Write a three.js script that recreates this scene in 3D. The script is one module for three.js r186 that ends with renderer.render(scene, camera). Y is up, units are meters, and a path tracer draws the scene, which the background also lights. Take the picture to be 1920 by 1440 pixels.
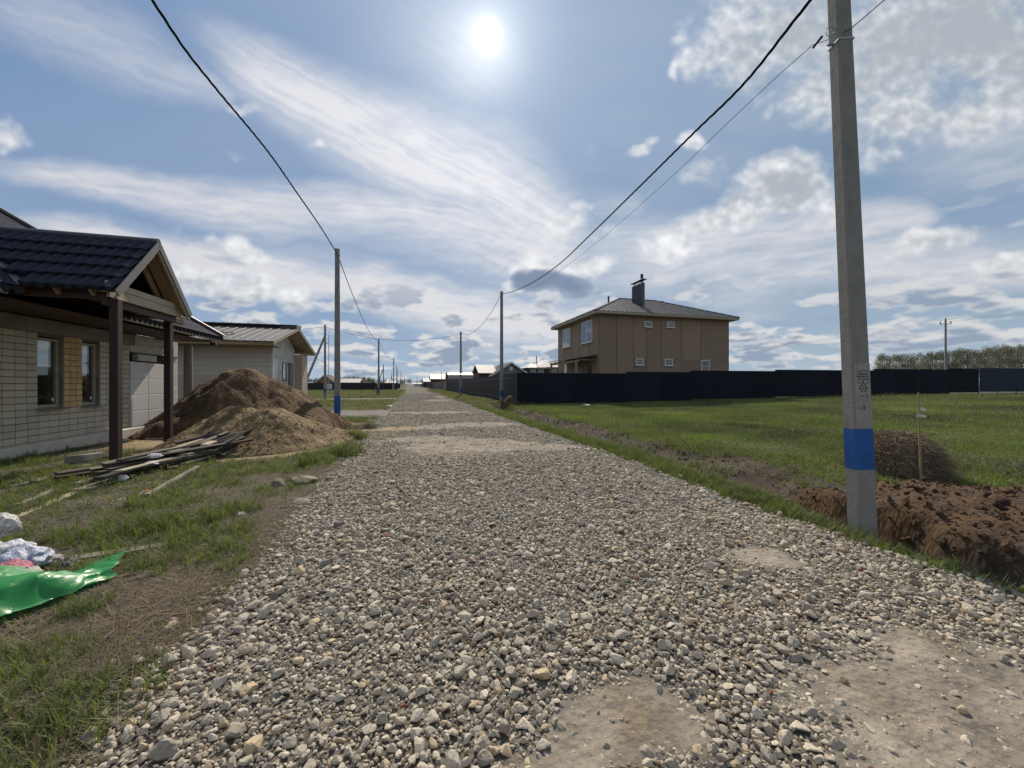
import * as THREE from 'three';
import { mergeGeometries, mergeVertices, toCreasedNormals } from 'three/addons/utils/BufferGeometryUtils.js';

// ---------------------------------------------------------------- camera
// World: the road runs along -z, y is up, metres. The camera stands on the road, turned right of its direction.
const EYE = 1.5, FOCAL = 721, YAW = Math.atan(192 / 721);          // photograph: 1920 x 1440, horizon at mid height, road vanishing at x = 768
const scene = new THREE.Scene();
const camera = new THREE.PerspectiveCamera(2 * Math.atan(720 / FOCAL) * 180 / Math.PI, 4 / 3, 0.1, 4000);
camera.position.set(0, EYE, 0);
camera.rotation.y = -YAW;
const renderer = new THREE.WebGLRenderer({ antialias: true });
renderer.toneMapping = THREE.LinearToneMapping;
renderer.toneMappingExposure = 1.02;
renderer.shadowMap.enabled = true;
const SA = Math.sin(YAW), CA = Math.cos(YAW);
// photograph pixel -> world: on the ground (height y), at a depth, or on the plane x = X / z = Z
const cxOf = (px) => (px - 960) / FOCAL;
function atDepth(px, py, d) { const c = cxOf(px); return new THREE.Vector3(d * SA + d * c * CA, EYE - d * (py - 720) / FOCAL, -d * CA + d * c * SA); }
function onGround(px, py, y = 0) { return atDepth(px, py, (EYE - y) * FOCAL / (py - 720)); }
function onX(px, py, X) { return atDepth(px, py, X / (SA + CA * cxOf(px))); }
function onZ(px, py, Z) { return atDepth(px, py, -Z / (CA - SA * cxOf(px))); }

// ---------------------------------------------------------------- noise
function rng(seed) { let s = seed >>> 0; return () => { s = (s + 0x6D2B79F5) | 0; let t = Math.imul(s ^ (s >>> 15), 1 | s); t = (t + Math.imul(t ^ (t >>> 7), 61 | t)) ^ t; return ((t ^ (t >>> 14)) >>> 0) / 4294967296; }; }
const PERM = new Uint8Array(512), GX = new Float32Array(256), GY = new Float32Array(256);
{ const r = rng(7), p = [...Array(256).keys()]; for (let i = 255; i > 0; i--) { const j = Math.floor(r() * (i + 1)); [p[i], p[j]] = [p[j], p[i]]; }
  for (let i = 0; i < 512; i++) PERM[i] = p[i & 255];
  for (let i = 0; i < 256; i++) { const a = r() * 2 * Math.PI; GX[i] = Math.cos(a); GY[i] = Math.sin(a); } }
function noise(x, y) {                                             // gradient noise, about -1..1
  const xi = Math.floor(x), yi = Math.floor(y), fx = x - xi, fy = y - yi, X = xi & 255, Y = yi & 255;
  const u = fx * fx * fx * (fx * (fx * 6 - 15) + 10), v = fy * fy * fy * (fy * (fy * 6 - 15) + 10);
  const a = PERM[X + PERM[Y]], b = PERM[X + 1 + PERM[Y]], c = PERM[X + PERM[Y + 1]], d = PERM[X + 1 + PERM[Y + 1]];
  const n0 = GX[a] * fx + GY[a] * fy, n1 = GX[b] * (fx - 1) + GY[b] * fy, n2 = GX[c] * fx + GY[c] * (fy - 1), n3 = GX[d] * (fx - 1) + GY[d] * (fy - 1);
  return 1.42 * (n0 + u * (n1 - n0) + v * (n2 - n0 + u * (n3 - n2 - n1 + n0)));
}
function fbm(x, y, o = 5) { let s = 0, a = 0.5; for (let i = 0; i < o; i++) { s += a * noise(x, y); const t = x * 1.62 - y * 1.18 + 3.1; y = x * 1.18 + y * 1.62 + 7.7; x = t; a *= 0.5; } return s; }
const clamp = (x, a = 0, b = 1) => Math.min(b, Math.max(a, x));
const smooth = (a, b, x) => { const t = clamp((x - a) / (b - a)); return t * t * (3 - 2 * t); };
const mix = (a, b, t) => a + (b - a) * t;

// ---------------------------------------------------------------- sun and sky
const sunAt = atDepth(914, 66, 1).sub(new THREE.Vector3(0, EYE, 0)).normalize();
const sun = new THREE.DirectionalLight(0xfff1de, 4.9);
sun.position.copy(sunAt).multiplyScalar(120);
sun.castShadow = true; sun.shadow.radius = 1.2; sun.shadow.mapSize.set(4096, 4096);
Object.assign(sun.shadow.camera, { left: -60, right: 60, top: 60, bottom: -60, near: 1, far: 400 });
scene.add(sun, sun.target);

// Clouds as they stood: ribbons of cirrus and heaps of cumulus, each given by the directions it covers.
// Directions are written in degrees-like chart units (721 units = 45 degrees, origin left of and above the road's end).
const CIRRUS = [   // points [x, y, half width], strength
  [[[-160, -60, 40], [0, 20, 52], [190, 90, 52], [330, 150, 34], [440, 190, 18]], 0.34],
  [[[330, 20, 16], [400, 80, 30], [480, 135, 44], [570, 190, 52], [680, 245, 66], [800, 300, 80], [900, 345, 90], [1010, 400, 70]], 0.78],
  [[[-80, 305, 14], [60, 325, 18], [200, 345, 26], [400, 380, 34], [560, 395, 42], [720, 400, 52], [900, 430, 66], [1040, 470, 70]], 0.66],
  [[[560, 440, 8], [700, 460, 14], [880, 478, 24], [1040, 500, 40]], 0.35],
  [[[-60, 410, 20], [200, 440, 22], [360, 485, 34], [520, 505, 40], [640, 530, 42], [780, 560, 44], [930, 595, 44], [1100, 620, 40]], 0.86],
  [[[980, 360, 30], [1080, 350, 30], [1180, 370, 26]], 0.28],
  [[[1000, 450, 60], [1150, 470, 60], [1320, 470, 50], [1540, 440, 46], [1700, 420, 30]], 0.62],
  [[[1000, 560, 40], [1200, 520, 40], [1400, 520, 46], [1600, 480, 40], [1800, 500, 44], [2050, 480, 40]], 0.58],
  [[[1600, 330, 30], [1750, 330, 50], [1900, 290, 60], [2100, 240, 60]], 0.34],
  [[[640, 0, 60], [780, 60, 60], [880, 130, 60]], 0.22],
];
const CUMULUS = [  // x, y, radius x, radius y, turn, strength, thickness
  [1400, 90, 120, 100, -0.5, 1.0, 0.7], [1500, 60, 170, 120, -0.4, 1.1, 0.9], [1640, 110, 190, 130, -0.3, 1.1, 0.8], [1800, 60, 230, 150, -0.3, 1.2, 1.0], [1960, 120, 200, 170, 0, 1.1, 0.9],
  [1700, 220, 150, 90, -0.25, 0.95, 0.6], [1820, 200, 130, 80, -0.4, 0.85, 0.6], [1560, 160, 120, 110, 0.2, 0.8, 0.7], [1520, 235, 50, 40, 0, 0.6, 0.3], [1540, -60, 300, 120, 0, 1.1, 1.0], [1900, -100, 400, 160, 0, 1.1, 1.0],
  [1470, 345, 105, 62, -0.2, 1.1, 1.15], [1380, 390, 110, 52, -0.3, 0.9, 0.5], [1300, 420, 120, 50, -0.5, 0.8, 0.4], [1500, 300, 60, 30, -0.1, 0.8, 0.5], [1320, 330, 60, 34, -0.2, 0.62, 0.2], [1260, 460, 60, 32, -0.2, 0.62, 0.3], [1560, 400, 70, 50, 0, 0.5, 0.4],
  [478, 205, 44, 17, 0.25, 0.62, 0.15], [600, 272, 20, 15, 0.4, 0.62, 0.15], [490, 258, 16, 10, 0.4, 0.5, 0.1], [430, 289, 20, 11, 0.2, 0.55, 0.12], [342, 424, 20, 12, 0.3, 0.6, 0.12], [6, 255, 34, 34, 0.6, 0.8, 0.3], [400, 440, 10, 8, 0, 0.4, 0.1],
  [1120, 282, 26, 22, 0.7, 0.62, 0.15], [1080, 264, 18, 10, -0.4, 0.5, 0.1], [1192, 290, 38, 20, -0.35, 0.66, 0.15], [1215, 268, 22, 14, -0.6, 0.55, 0.1], [1285, 45, 26, 44, 0.25, 0.62, 0.2], [1278, 130, 16, 26, 0.4, 0.55, 0.15], [1300, 272, 28, 16, -0.3, 0.5, 0.1], [1440, 210, 26, 14, -0.5, 0.4, 0.1], [1090, 395, 26, 20, -0.6, 0.62, 0.15],
  [1070, 430, 60, 30, -0.3, 0.8, 0.2], [1000, 500, 60, 22, 0.1, 0.8, 0.2], [1090, 500, 60, 24, -0.2, 0.8, 0.2], [960, 540, 30, 20, 0, 0.6, 0.3], [1140, 440, 50, 22, -0.2, 0.55, 0.2], [1000, 470, 60, 24, -0.2, 0.5, 0.2],
  [1750, 452, 110, 30, -0.22, 1.0, 0.9], [1680, 470, 60, 20, -0.1, 0.8, 0.9], [1890, 490, 70, 18, -0.1, 0.8, 0.5], [1900, 415, 30, 10, -0.2, 0.5, 0.2],
  [450, 470, 46, 26, 0.35, 0.75, 0.3], [400, 455, 26, 16, 0.3, 0.6, 0.2], [1670, 505, 100, 22, -0.1, 0.45, 0.3],
  [390, 530, 80, 34, 0.05, 1.0, 0.6], [470, 545, 60, 30, 0.0, 1.0, 0.6], [340, 520, 50, 30, 0.0, 0.9, 0.5], [560, 560, 60, 24, 0.05, 0.8, 0.6],
];
const DARK = [[1026, 532, 74, 34, 0, 1.5, 2.4], [985, 525, 40, 30, 0, 1.3, 2.2], [1072, 540, 42, 28, 0, 1.3, 2.2], [1050, 600, 40, 12, 0, 0.6, 1.8], [995, 620, 34, 10, 0, 0.6, 1.7], [1020, 580, 30, 10, 0, 0.5, 1.6]];
const RIB = { along: 0, across: 0 };
function ribbon(x, y) {                                            // cirrus cover; RIB takes the place along and across the strongest ribbon
  let cover = 0;
  for (const [pts, strength] of CIRRUS) { let run = 0; for (let i = 0; i + 1 < pts.length; i++) {
    const [x0, y0, w0] = pts[i], [x1, y1, w1] = pts[i + 1], dx = x1 - x0, dy = y1 - y0, l = dx * dx + dy * dy, len = Math.sqrt(l);
    const t = clamp(((x - x0) * dx + (y - y0) * dy) / l), qx = x - x0 - t * dx, qy = y - y0 - t * dy, w = w0 + t * (w1 - w0), r = (qx * qx + qy * qy) / (w * w * 3.2);
    if (r < 1) { const v = strength * (1 - r) * (1 - r) * smooth(0, 260, run + t * len); if (v > cover) { cover = v; RIB.along = run + t * len + pts[0][1] * 3; RIB.across = (qx * -dy + qy * dx) / len; } }
    run += len;
  } }
  return cover;
}
function heaps(list, x, y, out) {
  let m = -1, thick = 0, ws = 0;
  for (const [bx, by, rx, ry, turn, s, th] of list) {
    const dx = x - bx, dy = y - by; if (Math.abs(dx) > 1.6 * Math.max(rx, ry) || Math.abs(dy) > 1.6 * Math.max(rx, ry)) continue;
    const c = Math.cos(turn), n = Math.sin(turn), u = (dx * c + dy * n) / rx, v = (-dx * n + dy * c) / ry, r = u * u + v * v;
    if (r < 2.2) { const f = s * (1 - r); if (f > m) m = f; const w = Math.max(0, 2.2 - r); thick += th * w; ws += w; }
  }
  out.m = m; out.t = ws ? thick / ws : 0; return out;
}
const SKY_W = 3072, SKY_H = 1536, skyData = new Float32Array(SKY_W * SKY_H * 4);
{
  const o = { m: 0, t: 0 }, below = [0.2, 0.19, 0.17];
  for (let j = 0; j < SKY_H; j++) {
    const el = (j + 0.5) / SKY_H * Math.PI - Math.PI / 2;          // row 0 is the nadir
    for (let i = 0; i < SKY_W; i++) {
      const k = (j * SKY_W + i) * 4; skyData[k + 3] = 1;
      if (el < -0.004) { skyData[k] = below[0]; skyData[k + 1] = below[1]; skyData[k + 2] = below[2]; continue; }
      const az = ((i + 0.5) / SKY_W - 0.5) * 2 * Math.PI, ce = Math.cos(el);
      const X = Math.cos(az) * ce, Y = Math.sin(el), Z = Math.sin(az) * ce;
      const f = SA * X - CA * Z, s = CA * X + SA * Z;               // ahead, to the right
      const front = f > 0.12, x = front ? 960 + FOCAL * s / f : 0, y = front ? 720 - FOCAL * Y / f : 0;
      const seen = front ? smooth(3000, 2300, Math.abs(x - 960) + 960) * smooth(-900, -300, y) : 0;
      const cs = X * sunAt.x + Y * sunAt.y + Z * sunAt.z, ang = Math.acos(clamp(cs, -1, 1)) * 57.3;
      const glow = 0.12 * Math.exp(-ang / 9) + 0.21 * Math.exp(-ang / 28);
      // clear air
      const low = Math.exp(-Y / 0.16), mid = Math.exp(-Y / 0.5);
      const veil = 0.5 + 0.5 * smooth(-0.5, 0.8, s);                // a thin milky layer, denser to the right of the road
      let r = 0.074 + 0.066 * mid + 0.19 * low + glow * 0.95 + 0.05 * veil, g = 0.182 + 0.086 * mid + 0.165 * low + glow * 0.91 + 0.05 * veil, b = 0.42 + 0.11 * mid + 0.06 * low + glow * 0.80 - 0.03 * veil;
      // cirrus
      const qs = 1 / (Y + 0.10), qx = X * qs, qz = Z * qs;
      const wx = fbm(qx * 0.8, qz * 0.8, 3), wz = fbm(qx * 0.8 + 40, qz * 0.8, 3);
      const fib = fbm(qx * 1.1 + qz * 0.5 + wx * 0.8, (qz - qx * 0.45) * 5.5 + wz * 1.6, 5), rip = fbm(qx * 9 + wx * 3, qz * 9 + wz * 3, 4);
      let cir = 0;
      let silk = fib;
      if (seen > 0) { const dx = wx * 90, dy = wz * 60 + 10 * fbm(x / 60, y / 30, 3); cir = ribbon(x + dx, y + dy) * seen; if (cir > 0) silk = mix(fib, 1.5 * fbm(RIB.along / 150 + RIB.across / 50, RIB.across / 13 + wx, 5), 0.75); }
      const wild = smooth(0.02, 0.5, fbm(qx * 0.45 + 11, qz * 0.6 - 5, 4) + 0.12) * 0.6;
      cir = cir + (1 - seen) * wild;
      let ca = clamp(cir * (1.15 + 0.58 * silk + 0.38 * rip) + 0.20 * veil * smooth(-0.5, 0.6, 0.4 * fib + 0.9 * wx));
      const hot = 0.65 + 0.36 * Math.exp(-ang / 22), hr = hot * 1.0, hg = hot * 1.0, hb = hot * 0.99;
      r = mix(r, hr, ca * 0.95); g = mix(g, hg, ca * 0.95); b = mix(b, hb + 0.04, ca * 0.95);
      // fields of small cumulus towards the horizon
      const lowBand = smooth(0.40, 0.10, Y);
      if (lowBand > 0) {
        const field = (yy) => { const p = 1 / (yy + 0.12), a = Math.atan2(s, f); return fbm(X * p * 1.5 + 3.7, Z * p * 1.5 + 9.2, 6) + 0.42 * fbm(a * 17, yy * 46, 5); };
        const n0 = field(Y), n1 = field(Y + 0.012 + 0.05 * Y), cover = mix(0.16, -0.10, smooth(0.34, 0.06, Y));
        const a = smooth(cover, cover + 0.16, n0) * lowBand * 0.92, base = smooth(-0.10, 0.16, n1 - cover - 0.06) * smooth(cover + 0.03, cover + 0.30, n0);
        const warm = 0.66 + 0.26 * Math.exp(-ang / 26), br = mix(warm * 1.0, 0.285, base), bg = mix(warm * 1.0, 0.35, base), bb = mix(warm * 1.01, 0.46, base);
        r = mix(r, br, a); g = mix(g, bg, a); b = mix(b, bb, a);
      }
      // heaps of cumulus
      const paint = (list, amp, dark) => {
        heaps(list, x + 46 * fbm(x / 120 + 5, y / 90, 4), y + 34 * fbm(x / 120, y / 90 + 8, 4), o);
        if (o.m <= -0.95) return;
        const n = fbm(x / 150, y / 105, 6), nn = fbm(x / 26 + 9, y / 20 + 4, 5), mass = o.m, t = o.t;
        const d = 0.78 * mass - 0.06 + amp * n + amp * 0.26 * nn, a = smooth(-0.06, dark ? 1.0 : 0.85, d) * seen;
        if (a <= 0) return;
        heaps(list, x - 4, y - 26, o);
        const deep = dark ? smooth(-0.1, 0.55, d - 0.5 * nn) : smooth(0.12, 0.95, d * t * (dark ? 0.6 : 0.85) + 0.32 * (o.m - 0.2) * t - 0.55 * nn - 0.25 * n);
        const lit = (0.70 + 0.30 * Math.exp(-ang / 24)) * (1 + 0.30 * nn + 0.20 * n);
        const cr = mix(lit, dark ? 0.20 : 0.42, deep), cg = mix(lit * 1.01, dark ? 0.265 : 0.465, deep), cb = mix(lit * 1.02, dark ? 0.385 : 0.51, deep);
        r = mix(r, cr, a * 0.96); g = mix(g, cg, a * 0.96); b = mix(b, cb, a * 0.96);
      };
      if (seen > 0) { paint(CUMULUS, 0.9, false); paint(DARK, 0.7, true); }
      if (seen < 1) {                                               // unseen heaps of the same kinds, cover raised for a more neutral skylight
        const n = fbm(qx * 0.9 + 20, qz * 0.9 + 20, 6), a = smooth(-0.08, 0.22, n) * (1 - seen), deep = smooth(0.2, 0.6, n);
        r = mix(r, mix(0.6, 0.38, deep), a); g = mix(g, mix(0.61, 0.43, deep), a); b = mix(b, mix(0.62, 0.48, deep), a);
      }
      // the bright ring of air close round the sun
      const ring = 7.0 * Math.exp(-Math.pow(ang / 0.75, 2)) + 0.60 * Math.exp(-ang / 2.4) + 0.14 * Math.exp(-ang / 8);
      skyData[k] = r + ring; skyData[k + 1] = g + ring * 0.985; skyData[k + 2] = b + ring * 0.95;
    }
  }
}
const skyTexture = new THREE.DataTexture(skyData, SKY_W, SKY_H, THREE.RGBAFormat, THREE.FloatType);
skyTexture.mapping = THREE.EquirectangularReflectionMapping; skyTexture.magFilter = THREE.LinearFilter; skyTexture.minFilter = THREE.LinearFilter; skyTexture.needsUpdate = true;
scene.background = skyTexture; scene.environment = skyTexture;

// ---------------------------------------------------------------- textures (values are linear multipliers unless said otherwise)
function pnoise(x, y, per) {                                       // gradient noise that repeats every `per` cells
  const xi = Math.floor(x), yi = Math.floor(y), fx = x - xi, fy = y - yi, m = (n) => ((n % per) + per) % per;
  const h = (i, j) => PERM[(m(i) & 255) + PERM[m(j) & 255]], u = fx * fx * (3 - 2 * fx), v = fy * fy * (3 - 2 * fy);
  const g = (k, dx, dy) => GX[k] * dx + GY[k] * dy;
  return 1.42 * mix(mix(g(h(xi, yi), fx, fy), g(h(xi + 1, yi), fx - 1, fy), u), mix(g(h(xi, yi + 1), fx, fy - 1), g(h(xi + 1, yi + 1), fx - 1, fy - 1), u), v);
}
function pfbm(x, y, per, o) { let s = 0, a = 0.5; for (let i = 0; i < o; i++) { s += a * pnoise(x, y, per); x *= 2; y *= 2; per *= 2; a *= 0.55; } return s; }
function texture(size, fn, metres = 1) {                           // fn(u, v) -> grey or [r, g, b], 0..1
  const data = new Uint8Array(size * size * 4);
  for (let j = 0; j < size; j++) for (let i = 0; i < size; i++) {
    const c = fn(i / size, j / size), k = (j * size + i) * 4;
    if (typeof c === 'number') data[k] = data[k + 1] = data[k + 2] = 255 * clamp(c); else { data[k] = 255 * clamp(c[0]); data[k + 1] = 255 * clamp(c[1]); data[k + 2] = 255 * clamp(c[2]); }
    data[k + 3] = 255;
  }
  const t = new THREE.DataTexture(data, size, size, THREE.RGBAFormat);
  t.wrapS = t.wrapT = THREE.RepeatWrapping; t.magFilter = THREE.LinearFilter; t.minFilter = THREE.LinearMipmapLinearFilter; t.generateMipmaps = true; t.anisotropy = 8; t.repeat.set(1 / metres, 1 / metres); t.needsUpdate = true;
  return t;
}
function pcell(x, y, per) {                                        // distance to nearest and second cell point, repeating
  let a = 9, b = 9, id = 0; const xi = Math.floor(x), yi = Math.floor(y);
  for (let j = -1; j < 2; j++) for (let i = -1; i < 2; i++) {
    const cx = xi + i, cy = yi + j, h = PERM[((cx % per + per) % per) + PERM[(cy % per + per) % per]], px = cx + 0.15 + 0.7 * PERM[h] / 255, py = cy + 0.15 + 0.7 * PERM[(h + 57) & 255] / 255;
    const d = Math.hypot(x - px, y - py); if (d < a) { b = a; a = d; id = h; } else if (d < b) b = d;
  }
  return [a, b, id];
}
const T = {
  grain: texture(512, (u, v) => 0.74 + 0.30 * pfbm(u * 3, v * 48, 48, 4) + 0.16 * pfbm(u * 4 + 0.3, v * 6, 8, 4), 1.0),           // wood, along u
  speck: texture(512, (u, v) => 0.80 + 0.34 * pfbm(u * 24, v * 24, 24, 4) + 0.22 * pfbm(u * 4, v * 4, 4, 4), 0.8),
  blotch: texture(512, (u, v) => 0.82 + 0.42 * pfbm(u * 4, v * 4, 4, 6) + 0.10 * pfbm(u * 48, v * 48, 48, 2), 2.6),
  concrete: texture(512, (u, v) => { const p = pcell(u * 40, v * 40, 40)[0]; return 0.84 + 0.22 * pfbm(u * 6, v * 6, 6, 5) + 0.14 * pfbm(u * 60, v * 60, 60, 2) - (p < 0.12 && PERM[(u * 200) & 255] > 120 ? 0.25 : 0); }, 1.4),
  gravel: texture(1024, (u, v) => { const [a, b, id] = pcell(u * 44, v * 44, 44), e = smooth(0.02, 0.22, b - a); const [a2, b2, i2] = pcell(u * 96 + 0.5, v * 96, 96), e2 = smooth(0.02, 0.25, b2 - a2); return (0.42 + 0.58 * e) * (0.66 + 0.40 * PERM[id] / 255) * (0.84 + 0.16 * e2) * (0.90 + 0.3 * pfbm(u * 8, v * 8, 8, 4)); }, 3.0),
  dirt: texture(1024, (u, v) => 0.74 + 0.42 * pfbm(u * 10, v * 10, 10, 7) + 0.20 * pfbm(u * 90, v * 90, 90, 3), 2.2),
  clods: texture(1024, (u, v) => 0.5 + 0.55 * pfbm(u * 14, v * 14, 14, 6) + 0.3 * (0.5 - pcell(u * 40, v * 40, 40)[0]), 1.8),
  print: texture(256, (u, v) => { const a = smooth(-0.15, 0.25, pfbm(u * 4, v * 4, 4, 4)), b = 0.9 + 0.3 * pfbm(u * 16, v * 16, 16, 3); return [(0.62 + 0.38 * a) * b, (0.64 + 0.36 * a) * b, (0.72 + 0.28 * a) * b]; }, 1.5),
  crust: texture(1024, (u, v) => { const [a, b, id] = pcell(u * 30, v * 30, 30), e = smooth(0.0, 0.35, b - a), k = PERM[id] / 255, st = k > 0.62 ? 1 : 0, [a2, b2, i2] = pcell(u * 110, v * 110, 110), m = 0.80 + 0.40 * pfbm(u * 7, v * 7, 7, 6) + 0.16 * pfbm(u * 80, v * 80, 80, 2), o = smooth(0.12, 0.4, pfbm(u * 5 + 2, v * 5, 5, 4)), t = m * (st ? (0.90 + 0.10 * e) * (0.95 + 0.3 * (k - 0.8)) : 1) * (PERM[i2] > 205 ? 0.72 + 0.28 * smooth(0.1, 0.35, a2) : 1); return [t * 0.92, t * (0.92 - 0.05 * o), t * (0.92 - 0.16 * o)]; }, 2.0),
  fold: texture(512, (u, v) => 0.92 + 0.10 * pfbm(u * 3, v * 14, 14, 4) + 0.07 * pfbm(u * 5, v * 5, 5, 3), 2.4),
  stone: texture(256, (u, v) => 0.82 + 0.40 * pfbm(u * 6, v * 6, 6, 5) + 0.10 * pfbm(u * 40, v * 40, 40, 2), 1),
};
const lin = (r, g, b) => new THREE.Color().setRGB(r, g, b);
function mat(color, o = {}) { const P = o.transmission !== undefined || o.clearcoat !== undefined || o.sheen !== undefined || o.specularIntensity !== undefined || o.ior !== undefined; const m = P ? new THREE.MeshPhysicalMaterial() : new THREE.MeshStandardMaterial(); m.color = Array.isArray(color) ? lin(...color) : color; m.roughness = 0.9; m.metalness = 0; for (const k in o) m[k] = o[k]; return m; }

// ---------------------------------------------------------------- shapes
function metreUV(g) {                                              // uv in metres, taken from the two axes each face lies along
  const n = g.attributes.normal, p = g.attributes.position, uv = new Float32Array(p.count * 2);
  for (let i = 0; i < p.count; i++) {
    const ax = Math.abs(n.getX(i)), ay = Math.abs(n.getY(i)), az = Math.abs(n.getZ(i)), x = p.getX(i), y = p.getY(i), z = p.getZ(i);
    if (ay >= ax && ay >= az) { uv[2 * i] = x; uv[2 * i + 1] = z; } else if (ax >= az) { uv[2 * i] = z; uv[2 * i + 1] = y; } else { uv[2 * i] = x; uv[2 * i + 1] = y; }
  }
  g.setAttribute('uv', new THREE.BufferAttribute(uv, 2)); return g;
}
function fromTris(tris) { const g = new THREE.BufferGeometry(); g.setAttribute('position', new THREE.BufferAttribute(new Float32Array(tris.flat(2)), 3)); g.computeVertexNormals(); return g; }
function quads(list) { const t = []; for (const [a, b, c, d] of list) t.push([a, b, c], [a, c, d]); return fromTris(t); }
const boxCache = new Map();
function cbox(w, h, d, c = 0.006, grainAxis = '') {                // box with chamfered edges, centred; grainAxis turns uv so that u runs along it
  const key = [w, h, d, c, grainAxis].map((v) => typeof v === 'number' ? v.toFixed(4) : v).join(); if (boxCache.has(key)) return boxCache.get(key);
  const X = w / 2, Y = h / 2, Z = d / 2, e = Math.min(c, X * 0.45, Y * 0.45, Z * 0.45), t = [];
  const P = (sx, sy, sz, ax) => [sx * (X - (ax === 0 ? 0 : e)), sy * (Y - (ax === 1 ? 0 : e)), sz * (Z - (ax === 2 ? 0 : e))];
  const face = (q) => { const a = new THREE.Vector3(...q[0]), b = new THREE.Vector3(...q[1]), k = new THREE.Vector3(...q[2]); const n = b.clone().sub(a).cross(k.clone().sub(a)); const m = q.reduce((s, v) => s.add(new THREE.Vector3(...v)), new THREE.Vector3()); if (n.dot(m) < 0) q.reverse(); for (let i = 1; i + 1 < q.length; i++) t.push([q[0], q[i], q[i + 1]]); };
  for (const s of [-1, 1]) {
    face([P(s, -1, -1, 0), P(s, 1, -1, 0), P(s, 1, 1, 0), P(s, -1, 1, 0)]);
    face([P(-1, s, -1, 1), P(1, s, -1, 1), P(1, s, 1, 1), P(-1, s, 1, 1)]);
    face([P(-1, -1, s, 2), P(1, -1, s, 2), P(1, 1, s, 2), P(-1, 1, s, 2)]);
    for (const r of [-1, 1]) {
      face([P(s, r, -1, 0), P(s, r, 1, 0), P(s, r, 1, 1), P(s, r, -1, 1)]);
      face([P(s, -1, r, 0), P(s, 1, r, 0), P(s, 1, r, 2), P(s, -1, r, 2)]);
      face([P(-1, s, r, 1), P(1, s, r, 1), P(1, s, r, 2), P(-1, s, r, 2)]);
      for (const q of [-1, 1]) face([P(s, r, q, 0), P(s, r, q, 1), P(s, r, q, 2)]);
    }
  }
  const g = metreUV(fromTris(t));
  if (grainAxis) { const p = g.attributes.position, uv = g.attributes.uv; for (let i = 0; i < p.count; i++) { const v = [p.getX(i), p.getY(i), p.getZ(i)], a = 'xyz'.indexOf(grainAxis); uv.setXY(i, v[a], v[(a + 1) % 3] + v[(a + 2) % 3]); } }
  boxCache.set(key, g); return g;
}
function poly(points, thickness, axis = 'z') {                     // a flat polygon [[a, b], ...] with thickness; axis z: in x-y; axis x: a = z, b = y
  const s = new THREE.Shape(points.map(([a, b]) => new THREE.Vector2(a, b))), g = new THREE.ExtrudeGeometry(s, { depth: thickness, bevelEnabled: false });
  if (axis === 'x') { const p = g.attributes.position; for (let i = 0; i < p.count; i++) { const a = p.getX(i), b = p.getY(i), c = p.getZ(i); p.setXYZ(i, c, b, a); } const idx = g.index; if (!idx) { for (let i = 0; i < p.count; i += 3) { const x = p.getX(i), y = p.getY(i), z = p.getZ(i); p.setXYZ(i, p.getX(i + 1), p.getY(i + 1), p.getZ(i + 1)); p.setXYZ(i + 1, x, y, z); } } g.computeVertexNormals(); }
  return metreUV(g);
}
function tube(points, radius, seg = 40, rad = 6) { return new THREE.TubeGeometry(new THREE.CatmullRomCurve3(points.map((p) => p.isVector3 ? p : new THREE.Vector3(...p))), seg, radius, rad, false); }

// ---------------------------------------------------------------- objects
const names = new Map();
function numbered(name) { const n = names.get(name) ?? 0; names.set(name, n + 1); return n ? `${name}_${String(n).padStart(3, '0')}` : name; }
function shade(o) { o.traverse((m) => { if (m.isMesh) { m.castShadow = true; m.receiveShadow = true; } }); return o; }
function thing(name, label, category, pos = [0, 0, 0], group) {
  const o = new THREE.Group(); o.name = numbered(name); o.position.set(...pos); o.userData = { label, category }; if (group) o.userData.group = group; scene.add(o); return o;
}
function part(name, geo, m, parent, world, rot, label) {           // world: place in the world; the parent's own place is taken off
  const o = new THREE.Mesh(geo, m); o.name = name; o.castShadow = o.receiveShadow = true; parent.add(o);
  if (world) { o.position.set(...world); let p = parent; while (p && p !== scene) { o.position.sub(p.position); p = p.parent; } }
  if (rot) o.rotation.set(...rot);
  if (label) o.userData.label = label;
  return o;
}
function single(name, geo, m, label, category, pos, rot, group) {  // a thing that is one mesh
  const o = new THREE.Mesh(geo, m); o.name = numbered(name); o.castShadow = o.receiveShadow = true; if (pos) o.position.set(...pos); if (rot) o.rotation.set(...rot);
  o.userData = { label, category }; if (group) o.userData.group = group; scene.add(o); return o;
}
function structure(name, geo, m) { const o = new THREE.Mesh(geo, m); o.name = numbered(name); o.userData = { kind: 'structure' }; o.castShadow = o.receiveShadow = true; scene.add(o); return o; }
const baked = (g, x, y, z, rx = 0, ry = 0, rz = 0) => (g.index ? g.toNonIndexed() : g.clone()).applyMatrix4(new THREE.Matrix4().compose(new THREE.Vector3(x, y, z), new THREE.Quaternion().setFromEuler(new THREE.Euler(rx, ry, rz)), new THREE.Vector3(1, 1, 1)));

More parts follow.
